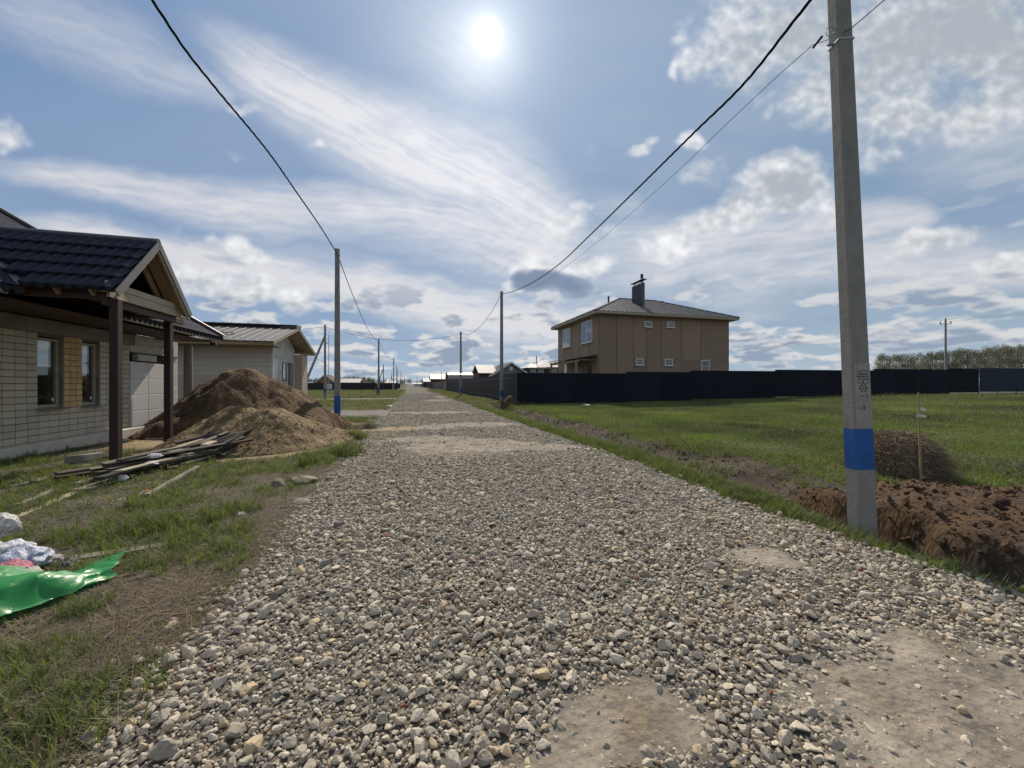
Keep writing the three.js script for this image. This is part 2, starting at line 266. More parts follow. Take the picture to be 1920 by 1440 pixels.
// ---------------------------------------------------------------- the lie of the land
const ROAD_L = -1.25, ROAD_R = 4.17;
const roadL = (z) => ROAD_L + 0.16 * fbm(z * 0.7, 3.3, 3) + 0.09 * noise(z * 3.1, 8.8), roadR = (z) => ROAD_R + 0.16 * fbm(z * 0.6 + 50, 1.3, 3) + 0.08 * noise(z * 2.7, 2.8);
const bump = (x, z, cx, cz, rx, rz) => { const u = (x - cx) / rx, v = (z - cz) / rz, r = u * u + v * v; return r < 1 ? (1 - r) * (1 - r) : 0; };
const ditchAt = (z) => mix(4.86, 5.35, smooth(-2.2, -7, z)) + 0.10 * noise(z * 0.5, 5.1) + 0.07 * noise(z * 2.1, 9.4);
function soilRidge(x, z) { return Math.max(bump(x, z, 6.5, -3.0, 2.0, 1.25), bump(x, z, 5.0, -3.85, 0.85, 0.75) * 0.9, bump(x, z, 8.6, -2.7, 2.0, 1.1) * 0.8); }
function pit(x, z) { return bump(x, z, -1.95, -14.5, 1.15, 1.0); }
function hole(x, z) { return bump(x, z, -2.5, -32.6, 1.1, 1.3); }
function wetDitch(x, z) { return bump(x, z, 6.25, -25.0, 0.9, 2.4); }
function roadBed(x, z) { return 0.022 * fbm(x * 0.9, z * 0.6, 4) + 0.008 * noise(x * 5, z * 5) - 0.02 * smooth(1.9, 2.9, Math.abs(x - 1.46)); }
function lieOf(x, z) {
  let y = 0.03 * fbm(x * 0.55, z * 0.55, 4) + 0.03 * fbm(x * 2.3, z * 2.3, 3);
  const d = Math.hypot(x, z), near = smooth(60, 20, d);
  y += 0.62 * smooth(9, 50, x) * smooth(2, -14, z) * smooth(-140, -60, z);
  const e = Math.min(x - roadL(z), roadR(z) - x);                  // how far inside the road
  y = mix(y, roadBed(x, z) - 0.05, smooth(-0.25, 0.10, e));
  if (x > 4 && x < 9 && z > -27) {                                  // the ditch along the right side
    const c = ditchAt(z), u = x - c, deep = (0.20 + 0.40 * smooth(-4.6, -3.4, z) + 0.12 * smooth(-15, -24, z)) * smooth(3, 0.5, z) * smooth(-26.5, -25, z);
    const steep = smooth(-5.2, -3.9, z), w = u < 0 ? 0.42 : mix(0.75 + 0.5 * noise(z * 0.8, 1.7), 0.36 + 0.14 * noise(z * 1.9, 1.7 + x), steep); y -= deep * Math.exp(-Math.pow(Math.abs(u) / w, 2.4 + 1.8 * steep * (u > 0 ? 1 : 0)));
    y += 0.06 * smooth(0.4, 1.2, u) * smooth(3.2, 1.6, u) * near;
  }
  const raw = rawSoil(x, z); if (raw > 0) y += raw * (0.035 * fbm(x * 5, z * 5, 4) + 0.02 * noise(x * 13, z * 13));
  const s = soilRidge(x, z); if (s > 0) y += s * 0.10 + smooth(0, 0.4, s) * (0.11 * fbm(x * 2.4, z * 2.4, 4) + 0.06 * Math.abs(noise(x * 8, z * 8)) + 0.035 * Math.abs(noise(x * 19, z * 19)));
  y -= 0.48 * Math.min(1, 1.6 * pit(x, z)) + 0.05 * pit(x, z) * noise(x * 5, z * 5); y -= 0.8 * hole(x, z); y -= 0.35 * wetDitch(x, z); y += 0.28 * bump(x, z, 6.75, -26.2, 0.9, 1.6);
  if (x < -3 && z < -15) y += 0.12 * smooth(-4, -9, x) * smooth(-15, -24, z) * smooth(-40, -34, z);
  return y;
}
function rawSoil(x, z) {                                            // turned brown earth on the right of the road
  if (x < 4.2 || z < -28) return 0;
  const far = mix(6.9, 7.2, smooth(-3, -14, z)) + 1.1 * fbm(z * 0.5, 2.2 + x * 0.2, 3);
  return smooth(4.55, 4.9, x + 0.3 * noise(z * 1.7, x)) * smooth(far, far - 1.2, x) * (0.75 + 0.25 * smooth(-27, -16, z));
}
function sandy(x, z) { return Math.max(bump(x, z, -2.3, -12.7, 2.9, 2.4), bump(x, z, -1.0, -13.6, 1.8, 1.0), bump(x, z, -5, -14, 4.6, 4.4) * 0.9, bump(x, z, -3.6, -10.6, 2.6, 2.6) * 0.9); }
const SOIL = [0.050, 0.035, 0.022], RED = [0.092, 0.048, 0.019], THATCH = [0.034, 0.026, 0.016], MEADOW = [0.038, 0.050, 0.013], SAND = [0.33, 0.245, 0.135], FIELD = [0.085, 0.098, 0.040], DUST = [0.30, 0.268, 0.222];
function groundColor(x, z, out) {
  const n = fbm(x * 0.7, z * 0.7, 4), n2 = fbm(x * 3.1 + 9, z * 3.1, 4);
  const set = (c, a) => { for (let k = 0; k < 3; k++) out[k] = mix(out[k], c[k], a); };
  out[0] = FIELD[0]; out[1] = FIELD[1]; out[2] = FIELD[2];
  if (x > 4) { set(MEADOW, smooth(90, 40, Math.hypot(x, z))); set(THATCH, 0.7 * smooth(0.05, 0.4, n + 0.25 * n2)); }
  else { set(THATCH, 0.75 * smooth(40, 14, Math.hypot(x, z)) + 0.25 * smooth(-0.1, 0.3, n2)); set(SOIL, 0.75 * smooth(0.0, 0.35, n2 + 0.4 * n) * smooth(40, 14, Math.hypot(x, z))); set(MEADOW, 0.5 * smooth(0.0, 0.3, n)); }
  const raw = rawSoil(x, z); set(SOIL, raw * smooth(-0.5, 0.1, n2 + 0.25)); set([0.085, 0.063, 0.040], raw * 0.6 * smooth(-0.1, 0.35, fbm(x * 1.6, z * 1.6, 3)));
  set(RED, smooth(0.02, 0.35, soilRidge(x, z) + 0.15 * n2)); set(SOIL, smooth(0.02, 0.35, soilRidge(x, z)) * smooth(0.05, 0.35, n2) * 0.75);
  set([0.05, 0.032, 0.02], smooth(0, 0.15, wetDitch(x, z)) + smooth(0, 0.1, hole(x, z))); set([0.07, 0.04, 0.025], smooth(0, 0.2, bump(x, z, 6.75, -26.2, 0.9, 1.6)));
  const sd = sandy(x, z); set(SAND, smooth(0.04, 0.3, sd + 0.12 * n2)); set([0.20, 0.12, 0.055], smooth(0.25, 0.6, pit(x, z) + 0.2 * n2));
  const e = Math.min(x - roadL(z), roadR(z) - x); set(DUST, 0.5 * smooth(-0.30, -0.05, e + 0.2 * n2) * (x > 2 ? 0.5 : 0.8));
  return out;
}
function axis(fine, from, to, step, grow, limit) {                 // coordinates: `step` apart within [from, to], then growing until +-limit
  const a = []; for (let v = from; v <= to + 1e-6; v += step) a.push(v);
  let s = step, v = to; while (v < limit) { s *= grow; v += s; a.push(v); } s = step; v = from; const b = []; while (v > -limit) { s *= grow; v -= s; b.push(v); }
  return [...b.reverse(), ...a];
}
function sheet(xs, zs, height, color, keep) {                      // a grid over xs, zs with smooth normals and uv in metres
  const nx = xs.length, nz = zs.length, pos = new Float32Array(nx * nz * 3), col = new Float32Array(nx * nz * 3), uv = new Float32Array(nx * nz * 2), idx = [], c = [0, 0, 0];
  for (let j = 0; j < nz; j++) for (let i = 0; i < nx; i++) {
    const k = j * nx + i, x = xs[i], z = zs[j]; pos[3 * k] = x; pos[3 * k + 1] = height(x, z); pos[3 * k + 2] = z; uv[2 * k] = x; uv[2 * k + 1] = z; color(x, z, c); col.set(c, 3 * k);
    if (i && j && (!keep || keep(x, z))) idx.push(k - nx - 1, k - 1, k, k - nx - 1, k, k - nx);
  }
  const g = new THREE.BufferGeometry(); g.setAttribute('position', new THREE.BufferAttribute(pos, 3)); g.setAttribute('color', new THREE.BufferAttribute(col, 3)); g.setAttribute('uv', new THREE.BufferAttribute(uv, 2)); g.setIndex(idx); g.computeVertexNormals();
  return g;
}
const M = {};
M.ground = mat([1, 1, 1], { vertexColors: true, map: T.dirt, bumpMap: T.clods, bumpScale: 0.03, roughness: 1 });
{
  const xs = axis(0, -9, 10, 0.075, 1.075, 1800), zs = [];
  let z = 2, s = 0.06; while (z > -2200) { zs.push(z); if (z < -5) s *= 1.0085; if (z < -30) s *= 1.03; z -= s; } zs.push(z);
  const behind = []; for (let v = 2.3, g = 0.3; v < 300; g *= 1.4, v += g) behind.push(v);
  structure('ground', sheet(xs, [...behind.reverse(), ...zs], lieOf, groundColor), M.ground);
}
// ---------------------------------------------------------------- the road: a dusty bed and its stones
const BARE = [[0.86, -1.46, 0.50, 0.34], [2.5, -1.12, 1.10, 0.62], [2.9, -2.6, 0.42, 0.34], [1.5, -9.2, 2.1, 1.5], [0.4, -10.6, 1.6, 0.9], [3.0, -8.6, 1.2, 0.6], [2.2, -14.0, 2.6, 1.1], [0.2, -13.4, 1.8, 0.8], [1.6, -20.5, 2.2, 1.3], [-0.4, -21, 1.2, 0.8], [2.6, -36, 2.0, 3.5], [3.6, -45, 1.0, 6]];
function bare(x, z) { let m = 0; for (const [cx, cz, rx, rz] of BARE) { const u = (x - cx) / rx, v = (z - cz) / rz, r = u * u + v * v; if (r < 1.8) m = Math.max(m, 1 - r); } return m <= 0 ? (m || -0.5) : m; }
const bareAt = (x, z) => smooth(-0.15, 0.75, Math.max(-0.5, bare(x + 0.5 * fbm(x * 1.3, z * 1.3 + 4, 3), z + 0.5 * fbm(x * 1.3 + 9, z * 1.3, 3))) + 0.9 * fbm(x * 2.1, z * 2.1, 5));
const roadTop = (x, z) => { const e = Math.min(x - roadL(z), roadR(z) - x), y = roadBed(x, z) + 0.004 - 0.14 * smooth(0.02, -0.32, e) - (z < -10 && z > -19 ? 0.6 * pit(x, z) : 0); return e < -0.12 ? Math.min(y, lieOf(x, z) - 0.03) : y; };
M.road = mat([1, 1, 1], { vertexColors: true, map: T.gravel, bumpMap: T.gravel, bumpScale: 0.02, roughness: 1 });
M.dust = mat([1, 1, 1], { vertexColors: true, map: T.crust, bumpMap: T.clods, bumpScale: 0.025, roughness: 1 });
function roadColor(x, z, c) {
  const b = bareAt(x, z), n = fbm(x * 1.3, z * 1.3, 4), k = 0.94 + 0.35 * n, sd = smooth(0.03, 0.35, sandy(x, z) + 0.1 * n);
  const A = [0.165, 0.145, 0.115], B = [0.325, 0.282, 0.224];  // bed colour darkened under gravel: shade of the gaps between stones painted in
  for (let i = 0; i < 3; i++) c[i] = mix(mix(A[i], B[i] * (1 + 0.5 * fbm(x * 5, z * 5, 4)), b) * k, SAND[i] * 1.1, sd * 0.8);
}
const roadXs = []; for (let x = -2.0; x <= 4.9; x += 0.06) roadXs.push(x);
const zNear = [], zFar = []; { let z = 1.2, s = 0.06; while (z > -26) { zNear.push(z); if (z < -5) s *= 1.006; z -= s; } zNear.push(-26); z = -26; s = 0.3; while (z > -700) { zFar.push(z); s *= 1.02; z -= s; } zFar.push(z); }
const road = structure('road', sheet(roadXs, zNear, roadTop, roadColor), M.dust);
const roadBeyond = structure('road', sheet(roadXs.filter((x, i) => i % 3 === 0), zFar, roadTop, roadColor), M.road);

function stoneShape(seed, detail, flat = 0.72) {                   // a broken stone: a ball cut by random planes
  const r = rng(seed), planes = []; for (let i = 0; i < 11; i++) { const v = new THREE.Vector3(r() * 2 - 1, r() * 2 - 1, r() * 2 - 1).normalize(); planes.push([v, 0.40 + 0.30 * r()]); }
  const g = new THREE.IcosahedronGeometry(1, detail), p = g.attributes.position, v = new THREE.Vector3(), sx = 0.8 + 0.5 * r(), sz = 0.8 + 0.5 * r();
  for (let i = 0; i < p.count; i++) {
    v.fromBufferAttribute(p, i).normalize(); let k = 1; for (const [n, h] of planes) { const c = v.dot(n); if (c > 0.05) k = Math.min(k, h / c); }
    k *= 1 + 0.05 * noise(v.x * 3 + seed, v.y * 3 + v.z * 2); p.setXYZ(i, v.x * k * sx, v.y * k * flat, v.z * k * sz);
  }
  g.computeVertexNormals(); return g;
}
const STONES = [11, 12, 13, 14, 15, 16, 17, 18].map((s) => stoneShape(s, 2, 0.62 + 0.04 * (s % 4)));
const stoneTint = (r, q) => { const t = r(), k = 0.66 + 0.66 * r(); if (t < 0.003) return [0.20 * k, 0.075 * k, 0.045 * k]; if (t < 0.065) return [0.24 * k, 0.22 * k, 0.185 * k]; if (t < 0.16) return [0.42 * k, 0.33 * k, 0.215 * k]; const w = r(); return [(0.45 + 0.055 * w) * k, (0.400 + 0.046 * w) * k, (0.322 + 0.022 * w) * k]; };
M.stone = mat([1, 1, 1], { map: T.stone, roughness: 0.95 });
const placedStones = [];
{
  const r = rng(101), cell = 0.12, grid = new Map(), key = (i, j) => i * 100003 + j;
  const tryPut = (x, z, rad, gap) => {
    const ci = Math.floor(x / cell), cj = Math.floor(z / cell);
    for (let i = ci - 1; i <= ci + 1; i++) for (let j = cj - 1; j <= cj + 1; j++) { const l = grid.get(key(i, j)); if (l) for (const s of l) if ((s[0] - x) ** 2 + (s[1] - z) ** 2 < (gap * (s[2] + rad)) ** 2) return false; }
    const k = key(ci, cj); if (!grid.has(k)) grid.set(k, []); grid.get(k).push([x, z, rad]); placedStones.push([x, z, rad]); return true;
  };
  const fines = (x, z) => smooth(0.02, 0.4, fbm(x * 0.8 + 30, z * 0.45, 3) + 0.25 * noise(x * 3, z * 2.2));
  const ok = (x, z, rad) => {
    const e = Math.min(x - roadL(z), roadR(z) - x); if (e < -0.30 || (z < -11 && pit(x, z) > 0.02)) return false;
    if (e < 0.05 && r() < 0.35 - 3.0 * e) return false;
    const b = bareAt(x, z); if (r() < Math.pow(b, 1.2) * (rad > 0.02 ? 0.90 : 0.84)) return false; if (rad > 0.016 && r() < 0.72 * fines(x, z)) return false;
    return r() > 0.8 * smooth(0.05, 0.3, sandy(x, z));
  };
  const pass = (n, z0, z1, a, b, gap) => { for (let i = 0; i < n; i++) { const x = -1.6 + 6.1 * r(), z = z0 + (z1 - z0) * r(), rad = a + (b - a) * r() * r(); if (ok(x, z, rad)) tryPut(x, z, rad, gap); } };
  // radii are half the widths: big, middling and small stones near, coarser ones further off
  pass(3000, 1.0, -7, 0.033, 0.056, 0.80); pass(50000, 1.0, -7, 0.020, 0.035, 0.70); pass(130000, 1.0, -7, 0.011, 0.019, 0.62); pass(110000, 1.0, -4.6, 0.005, 0.011, 0.60);
  pass(2400, -7, -16, 0.034, 0.054, 0.76); pass(50000, -7, -16, 0.020, 0.034, 0.60); pass(90000, -7, -16, 0.012, 0.020, 0.58);
  pass(70000, -16, -34, 0.026, 0.046, 0.62); pass(18000, -34, -60, 0.045, 0.07, 0.76);
}
{
  const r = rng(202), m4 = new THREE.Matrix4(), q = new THREE.Quaternion(), e = new THREE.Euler(), v = new THREE.Vector3(), s3 = new THREE.Vector3(), col = new THREE.Color();
  const look = placedStones.map(([x, z, rad], i) => { const d = SA * x - CA * z, lat = CA * x + SA * z, inView = d > 1.0 && Math.abs(lat) < 1.33 * d && EYE / d < 1.0; return [inView ? rad / d : 0, i]; }).sort((a, b) => b[0] - a[0]);
  const chosen = new Set(look.slice(0, 300).map((a) => a[1]));
  const bins = STONES.map(() => []);
  const tints = []; for (let i = 0; i < 14; i++) tints.push(mat(stoneTint(r), { map: T.stone, roughness: 0.95 }));
  tints.push(mat([0.19, 0.065, 0.04], { map: T.stone, roughness: 0.95 }));
  placedStones.forEach(([x, z, rad], i) => {
    const k = Math.floor(r() * STONES.length), big = rad > 0.02;
    e.set((r() - 0.5) * 1.0, r() * 6.283, (r() - 0.5) * 1.0); q.setFromEuler(e); s3.set(rad * (0.95 + 0.40 * r()), rad * (0.80 + 0.60 * r()), rad * (0.85 + 0.3 * r()));
    const edge = Math.min(x - roadL(z), roadR(z) - x), bed = edge > 0 ? roadTop(x, z) : Math.max(roadTop(x, z), lieOf(x, z));
    v.set(x, bed + s3.y * (0.16 + 0.52 * r() - 0.95 * bareAt(x, z) * (r() < 0.82 ? 1 : 0.3)), z);
    if (chosen.has(i)) {
      const tint = x > -0.62 && x < -0.52 && z > -1.7 ? tints[14] : tints[Math.floor(r() * 14)];
      const o = part('stone', STONES[k], tint, road); o.position.copy(v); o.quaternion.copy(q); o.scale.copy(s3);
    } else bins[k].push([m4.compose(v, q, s3).clone(), stoneTint(r)]);
  });
  const gravel = new THREE.Group(); gravel.name = 'gravel'; gravel.userData = { kind: 'stuff' }; road.add(gravel);
  bins.forEach((list, k) => {
    const o = new THREE.InstancedMesh(STONES[k], M.stone, list.length); o.name = 'gravel_stones'; o.userData = { kind: 'stuff' }; o.castShadow = o.receiveShadow = true;
    list.forEach(([m, c], i) => { o.setMatrixAt(i, m); o.setColorAt(i, col.setRGB(...c)); }); gravel.add(o);
  });
  console.log('stones', placedStones.length);
}
// ---------------------------------------------------------------- side roads
M.side = mat([0.30, 0.275, 0.23], { map: T.gravel, bumpMap: T.gravel, bumpScale: 0.02, roughness: 1 });
{
  const g = (x0, x1, z0, z1, y) => { const xs = [], zs = []; for (let x = x0; x <= x1; x += 0.25) xs.push(x); for (let z = z0; z <= z1; z += 0.2) zs.push(z);
    return sheet(xs, zs, (x, z) => { const e = Math.min(z - z0, z1 - z, x - x0 + 0.3) + 0.35 * noise(x * 0.8, z * 0.8); return lieOf(x, z) + y - 0.25 * smooth(0.35, -0.05, e) + 0.015 * noise(x * 2, z * 2); }, (x, z, c) => { const k = 0.85 + 0.4 * fbm(x, z, 3); c[0] = 0.30 * k; c[1] = 0.275 * k; c[2] = 0.232 * k; }); };
  structure('driveway', g(-9, -0.9, -22.4, -18.0, 0.10), M.road);
  structure('side_road', g(-45, -0.9, -42.5, -37.5, 0.05), M.road);
}
// ---------------------------------------------------------------- grass
function tuftShape(seed, blades, height, width, spread, lean) {
  const r = rng(seed), t = [];
  for (let i = 0; i < blades; i++) {
    const a = r() * 6.283, b = r() * 6.283, rad = spread * Math.sqrt(r()), x = rad * Math.cos(b), z = rad * Math.sin(b), h = height * (0.45 + 0.75 * r()), l = lean * (0.3 + r()) * h, w = width * (0.6 + 0.8 * r());
    const dx = Math.cos(a), dz = Math.sin(a), sx = -dz * w / 2, sz = dx * w / 2;
    const up = lean > 1.2 ? 0.35 : 1, p = (k, s, q) => [x + dx * l * k * k + s * sx * q, (k - (lean > 1.2 ? 0.45 : 0.25) * k * k) * h * up * 1.2, z + dz * l * k * k + s * sz * q];
    const A = p(0, -1, 1), B = p(0, 1, 1), C = p(0.5, 1, 0.85), D = p(0.5, -1, 0.85), E = p(1, 0, 0);
    t.push([A, B, C], [A, C, D], [D, C, E]);
  }
  return fromTris(t);
}
M.blade = mat([1, 1, 1], { roughness: 1, transmission: 0.45, thickness: 0 });
M.straw = mat([1, 1, 1], { roughness: 1, transmission: 0.3, thickness: 0 });
function scatter(name, label, shape, material, list) {             // list: [x, y, z, turn, size, color]
  const o = new THREE.InstancedMesh(shape, material, list.length), m = new THREE.Matrix4(), q = new THREE.Quaternion(), e = new THREE.Euler(), c = new THREE.Color();
  list.forEach(([x, y, z, a, s, col], i) => { e.set(0, a, 0); m.compose(new THREE.Vector3(x, y, z), q.setFromEuler(e), new THREE.Vector3(s, s, s)); o.setMatrixAt(i, m); o.setColorAt(i, c.setRGB(...col)); });
  o.name = numbered(name); o.userData = { kind: 'stuff', label, category: name.split('_').pop() }; o.castShadow = o.receiveShadow = true; scene.add(o); return o;
}
const greenTint = (r, dry) => { const k = 0.7 + 0.6 * r(), w = r() * dry; return [mix(0.128, 0.19, w) * k, mix(0.182, 0.170, w) * k, mix(0.017, 0.058, w) * k]; };
const strawTint = (r) => { const k = 0.55 + 0.7 * r(), w = r(); return [mix(0.095, 0.24, w) * k, mix(0.072, 0.185, w) * k, mix(0.041, 0.105, w) * k]; };
const onBlocked = [];                                              // footprints where no grass grows: [x0, x1, z0, z1]
onBlocked.push([-20, -7.6, -17, -4], [-30, -8, -36, -26.5], [-9.2, -0.8, -22.4, -17.9], [-46, -0.8, -42.6, -37.4]);
const blocked = (x, z) => onBlocked.some(([a, b, c, d]) => x > a && x < b && z > c && z < d);
{
  const r = rng(303), lush = [], low = [], dry = [], thatch = [], patch = [];
  // left of the road
  for (let i = 0; i < 78000; i++) {
    const z = 1.5 - 24 * Math.pow(r(), 1.25), x = roadL(z) + 0.12 - 7.2 * Math.pow(r(), 1.3), d = Math.hypot(x, z); if (blocked(x, z)) continue;
    const n = fbm(x * 0.7, z * 0.7, 4) + 0.22 * fbm(x * 2.4, z * 2.4, 3), e = roadL(z) - x, sd = sandy(x, z); if (sd > 0.10 && r() < 0.97) continue;
    const g = smooth(-0.24, 0.12, n - 0.22 * smooth(0.8, 0.1, e)) , y = lieOf(x, z) - 0.006;
    if (r() < 0.12 + 0.80 * g) { if (r() < 0.26 * g) lush.push([x, y, z, r() * 6.28, 0.6 + 0.7 * r(), greenTint(r, 0.35)]); else low.push([x, y, z, r() * 6.28, 0.7 + 0.6 * r(), greenTint(r, 0.6)]); }
    if (r() < 0.30 - 0.18 * g) { const q = r() < 0.35 ? 1.5 : 0.75; thatch.push([x, y + 0.006, z, r() * 6.28, 0.6 + 0.8 * r(), strawTint(r).map((v) => v * q)]); }
    if (r() < 0.012) dry.push([x, y, z, r() * 6.28, 0.5 + 0.6 * r(), strawTint(r)]);
  }
  // matted straw by the road's edge
  for (let i = 0; i < 4200; i++) { const z = 1.5 - 9 * Math.pow(r(), 1.2), x = roadL(z) + 0.12 - 1.1 * r(); if (sandy(x, z) > 0.1) continue; thatch.push([x, lieOf(x, z), z, r() * 6.28, 0.6 + 0.6 * r(), strawTint(r)]); if (r() < 0.02) dry.push([x, lieOf(x, z), z, r() * 6.28, 0.6 + 0.6 * r(), strawTint(r)]); }
  // tall clumps: by the tarpaulin, at the foot of the sand, in the near left corner
  for (const [px, py, n, rx, rz, h] of [[150, 1150, 40, 0.12, 0.12, 1.0], [330, 985, 90, 0.4, 0.22, 1.4], [50, 1250, 50, 0.3, 0.16, 0.9], [40, 1340, 50, 0.35, 0.3, 0.9], [655, 850, 130, 0.25, 0.5, 2.2], [672, 822, 60, 0.2, 0.3, 2.4], [600, 868, 40, 0.3, 0.3, 1.6], [430, 965, 60, 0.3, 0.3, 1.3], [570, 875, 24, 0.1, 0.15, 2.0], [190, 1000, 60, 0.4, 0.4, 1.2]]) {
    const c = onGround(px, py); for (let i = 0; i < n; i++) { const a = r() * 6.28, k = Math.sqrt(r()), x = c.x + rx * k * Math.cos(a), z = c.z + rz * k * Math.sin(a); lush.push([x, lieOf(x, z) - 0.005, z, r() * 6.28, h * (0.6 + 0.5 * r()), greenTint(r, 0.3)]); if (r() < 0.15) dry.push([x, lieOf(x, z), z, r() * 6.28, h * (0.6 + 0.5 * r()), strawTint(r)]); } }
  // strip on the right between road and ditch
  for (let i = 0; i < 9500; i++) { const z = 0.5 - 27 * Math.pow(r(), 1.5), w = 0.52 + 0.25 * noise(z * 0.9, 4.4), x = roadR(z) - 0.06 + w * Math.pow(r(), 0.8); lush.push([x, lieOf(x, z) - 0.01, z, r() * 6.28, (0.65 + 0.75 * r()) * (1 + 0.2 * smooth(-8, -20, z)), greenTint(r, 0.35)]); if (r() < 0.12) dry.push([x, lieOf(x, z), z, r() * 6.28, 0.5 + 0.6 * r(), strawTint(r)]); }
  // tufts scattered over the turned earth
  for (let i = 0; i < 5200; i++) { const z = -3.5 - 22 * r(), x = 4.8 + 3.2 * r(), n = fbm(x * 1.3 + 4, z * 1.3, 3); if (n < 0.09 || soilRidge(x, z) > 0.1) continue; (r() < 0.5 ? lush : thatch).push([x, lieOf(x, z) - 0.01, z, r() * 6.28, 0.7 + 0.8 * r(), r() < 0.6 ? greenTint(r, 0.5) : strawTint(r)]); }
  // the meadow
  for (let i = 0; i < 40000; i++) {
    const d = 4 + 44 * Math.pow(r(), 1.15), a = r() * 1.75 - 0.15, x = d * Math.sin(a), z = -d * Math.cos(a); if (x < 5.6 || z < -26.6 - 0.1 * x || z > 2) continue;
    const raw = rawSoil(x, z); if (r() < raw * 1.15 || soilRidge(x, z) > 0.04) continue;
    const n = fbm(x * 0.5, z * 0.5, 4) + 0.3 * fbm(x * 1.9, z * 1.9, 3), dryness = smooth(0.02, 0.35, n), s = (0.8 + 0.6 * r()) * (1 + d / 26), y = lieOf(x, z) - 0.008;
    const tone = 0.80 + 0.9 * fbm(x * 0.23 + 7, z * 0.23, 3) + 0.6 * fbm(x * 1.1, z * 1.1, 2), dryer = clamp(dryness + 0.5 * smooth(14, 34, x + 8 * fbm(x * 0.2, z * 0.2, 3)));
    if (r() < dryer * 0.6) thatch.push([x, y, z, r() * 6.28, s * 1.2, strawTint(r)]); patch.push([x, y, z, r() * 6.28, s, greenTint(r, 0.15 + 0.75 * dryer).map((v) => v * tone * 1.05)]);
    if (r() < 0.012) dry.push([x, y, z, r() * 6.28, s * 0.9, strawTint(r)]);
    if (r() < 0.02 && d < 30) lush.push([x, y, z, r() * 6.28, s * 0.9, greenTint(r, 0.2)]);
  }
  // verges and the plots further along on the left
  for (let i = 0; i < 30000; i++) {
    const z = -22 - 68 * Math.pow(r(), 1.1), left = r() < 0.75, x = left ? -1.3 - 26 * Math.pow(r(), 1.4) : 4.3 + 2.6 * r(); if (blocked(x, z) || hole(x, z) > 0.05 || sandy(x, z) > 0.1) continue; if (!left && z > -28) continue;
    const s = (1 + 0.6 * r()) * (1 + Math.hypot(x, z) / 22); (r() < 0.7 ? low : thatch).push([x, lieOf(x, z) - 0.01, z, r() * 6.28, s, r() < 0.75 ? greenTint(r, 0.7) : strawTint(r)]);
  }
  scatter('grass', 'longer green spring grass in clumps along the road verges', tuftShape(1, 16, 0.13, 0.006, 0.05, 0.55), M.blade, lush);
  scatter('meadow_grass', 'short green grass over the plots and meadow', tuftShape(2, 14, 0.055, 0.007, 0.09, 0.7), M.blade, low);
  scatter('meadow_grass', 'wide sward of short green grass over the meadow before the fences', tuftShape(5, 70, 0.055, 0.007, 0.26, 0.7), M.blade, patch);
  scatter('thatch_grass', 'matted dead straw lying between the green grass', tuftShape(3, 12, 0.13, 0.0034, 0.08, 2.0), M.straw, thatch);
  scatter('dry_grass', 'dry pale grass stalks standing in the verges', tuftShape(4, 5, 0.22, 0.004, 0.04, 0.7), M.straw, dry);
  console.log('grass', patch.length, lush.length, low.length, thatch.length, dry.length);
}
// ---------------------------------------------------------------- heaps of sand and earth
function heapMesh(cx, cz, lobes, rough, size, step) {              // lobes: [dx, dz, height, radius]
  const xs = [], zs = []; for (let v = -size; v <= size + 1e-6; v += step) { xs.push(v); zs.push(v); }
  const h = (x, z) => { const X = cx + x, Z = cz + z; let y = 0; for (const [lx, lz, H, R] of lobes) { const wx = 0.22 * fbm(X * 0.9, Z * 0.9 + lx, 3) * R * 0.6, u = Math.hypot(x - lx + wx, z - lz - wx) / R, v = u >= 1 ? 0 : H * (1 - u) * (u < 0.16 ? (1 - 0.9 * (0.16 - u)) : 1) / 0.9; y = Math.max(y, v) + 0.12 * Math.min(y, v) * 0.5; }
    const k = smooth(0, 0.25, y); y += k * (rough * (0.10 * fbm(X * 1.2, Z * 1.2, 4) + 0.055 * fbm(X * 4.5, Z * 4.5, 4) + 0.02 * Math.abs(noise(X * 11, Z * 11)))); return lieOf(X, Z) + (y > 0.004 ? y : -0.06); };
  return [xs, zs, h];
}
const heapTops = [];
function heap(name, label, cx, cz, lobes, rough, size, step, tone) {
  const [xs, zs, h] = heapMesh(cx, cz, lobes, rough, size, step); if (size > 2) { const c = [0, 0, 0]; tone(cx, cz, 0, c); heapTops.push([cx, cz, h, size * 0.86, [...c]]); }
  const g = sheet(xs, zs, h, (x, z, c) => tone(cx + x, cz + z, h(x, z), c));
  return single(name, g, M.heap, label, 'heap', [cx, 0, cz]);
}
M.heap = mat([1, 1, 1], { vertexColors: true, map: T.dirt, bumpMap: T.clods, bumpScale: 0.035, roughness: 1 });
const toneMix = (a, b, t, c) => { for (let k = 0; k < 3; k++) c[k] = mix(a[k], b[k], t); };
heap('earth_heap', 'tall brown heap of sandy earth beside the garage', -5.05, -14.7, [[-0.45, -0.1, 1.95, 2.6], [0.35, -0.35, 1.58, 2.6], [1.0, 0.0, 1.05, 2.1], [-0.8, 0.8, 0.75, 1.7], [0.3, 0.9, 0.95, 2.2]], 1.0, 4.2, 0.065, (x, z, y, c) => { const n = fbm(x * 2, z * 2, 4), m = fbm(x * 6, z * 6, 3); toneMix([0.098, 0.057, 0.025], [0.180, 0.112, 0.050], smooth(-0.15, 0.35, n + 0.5 * m), c); });
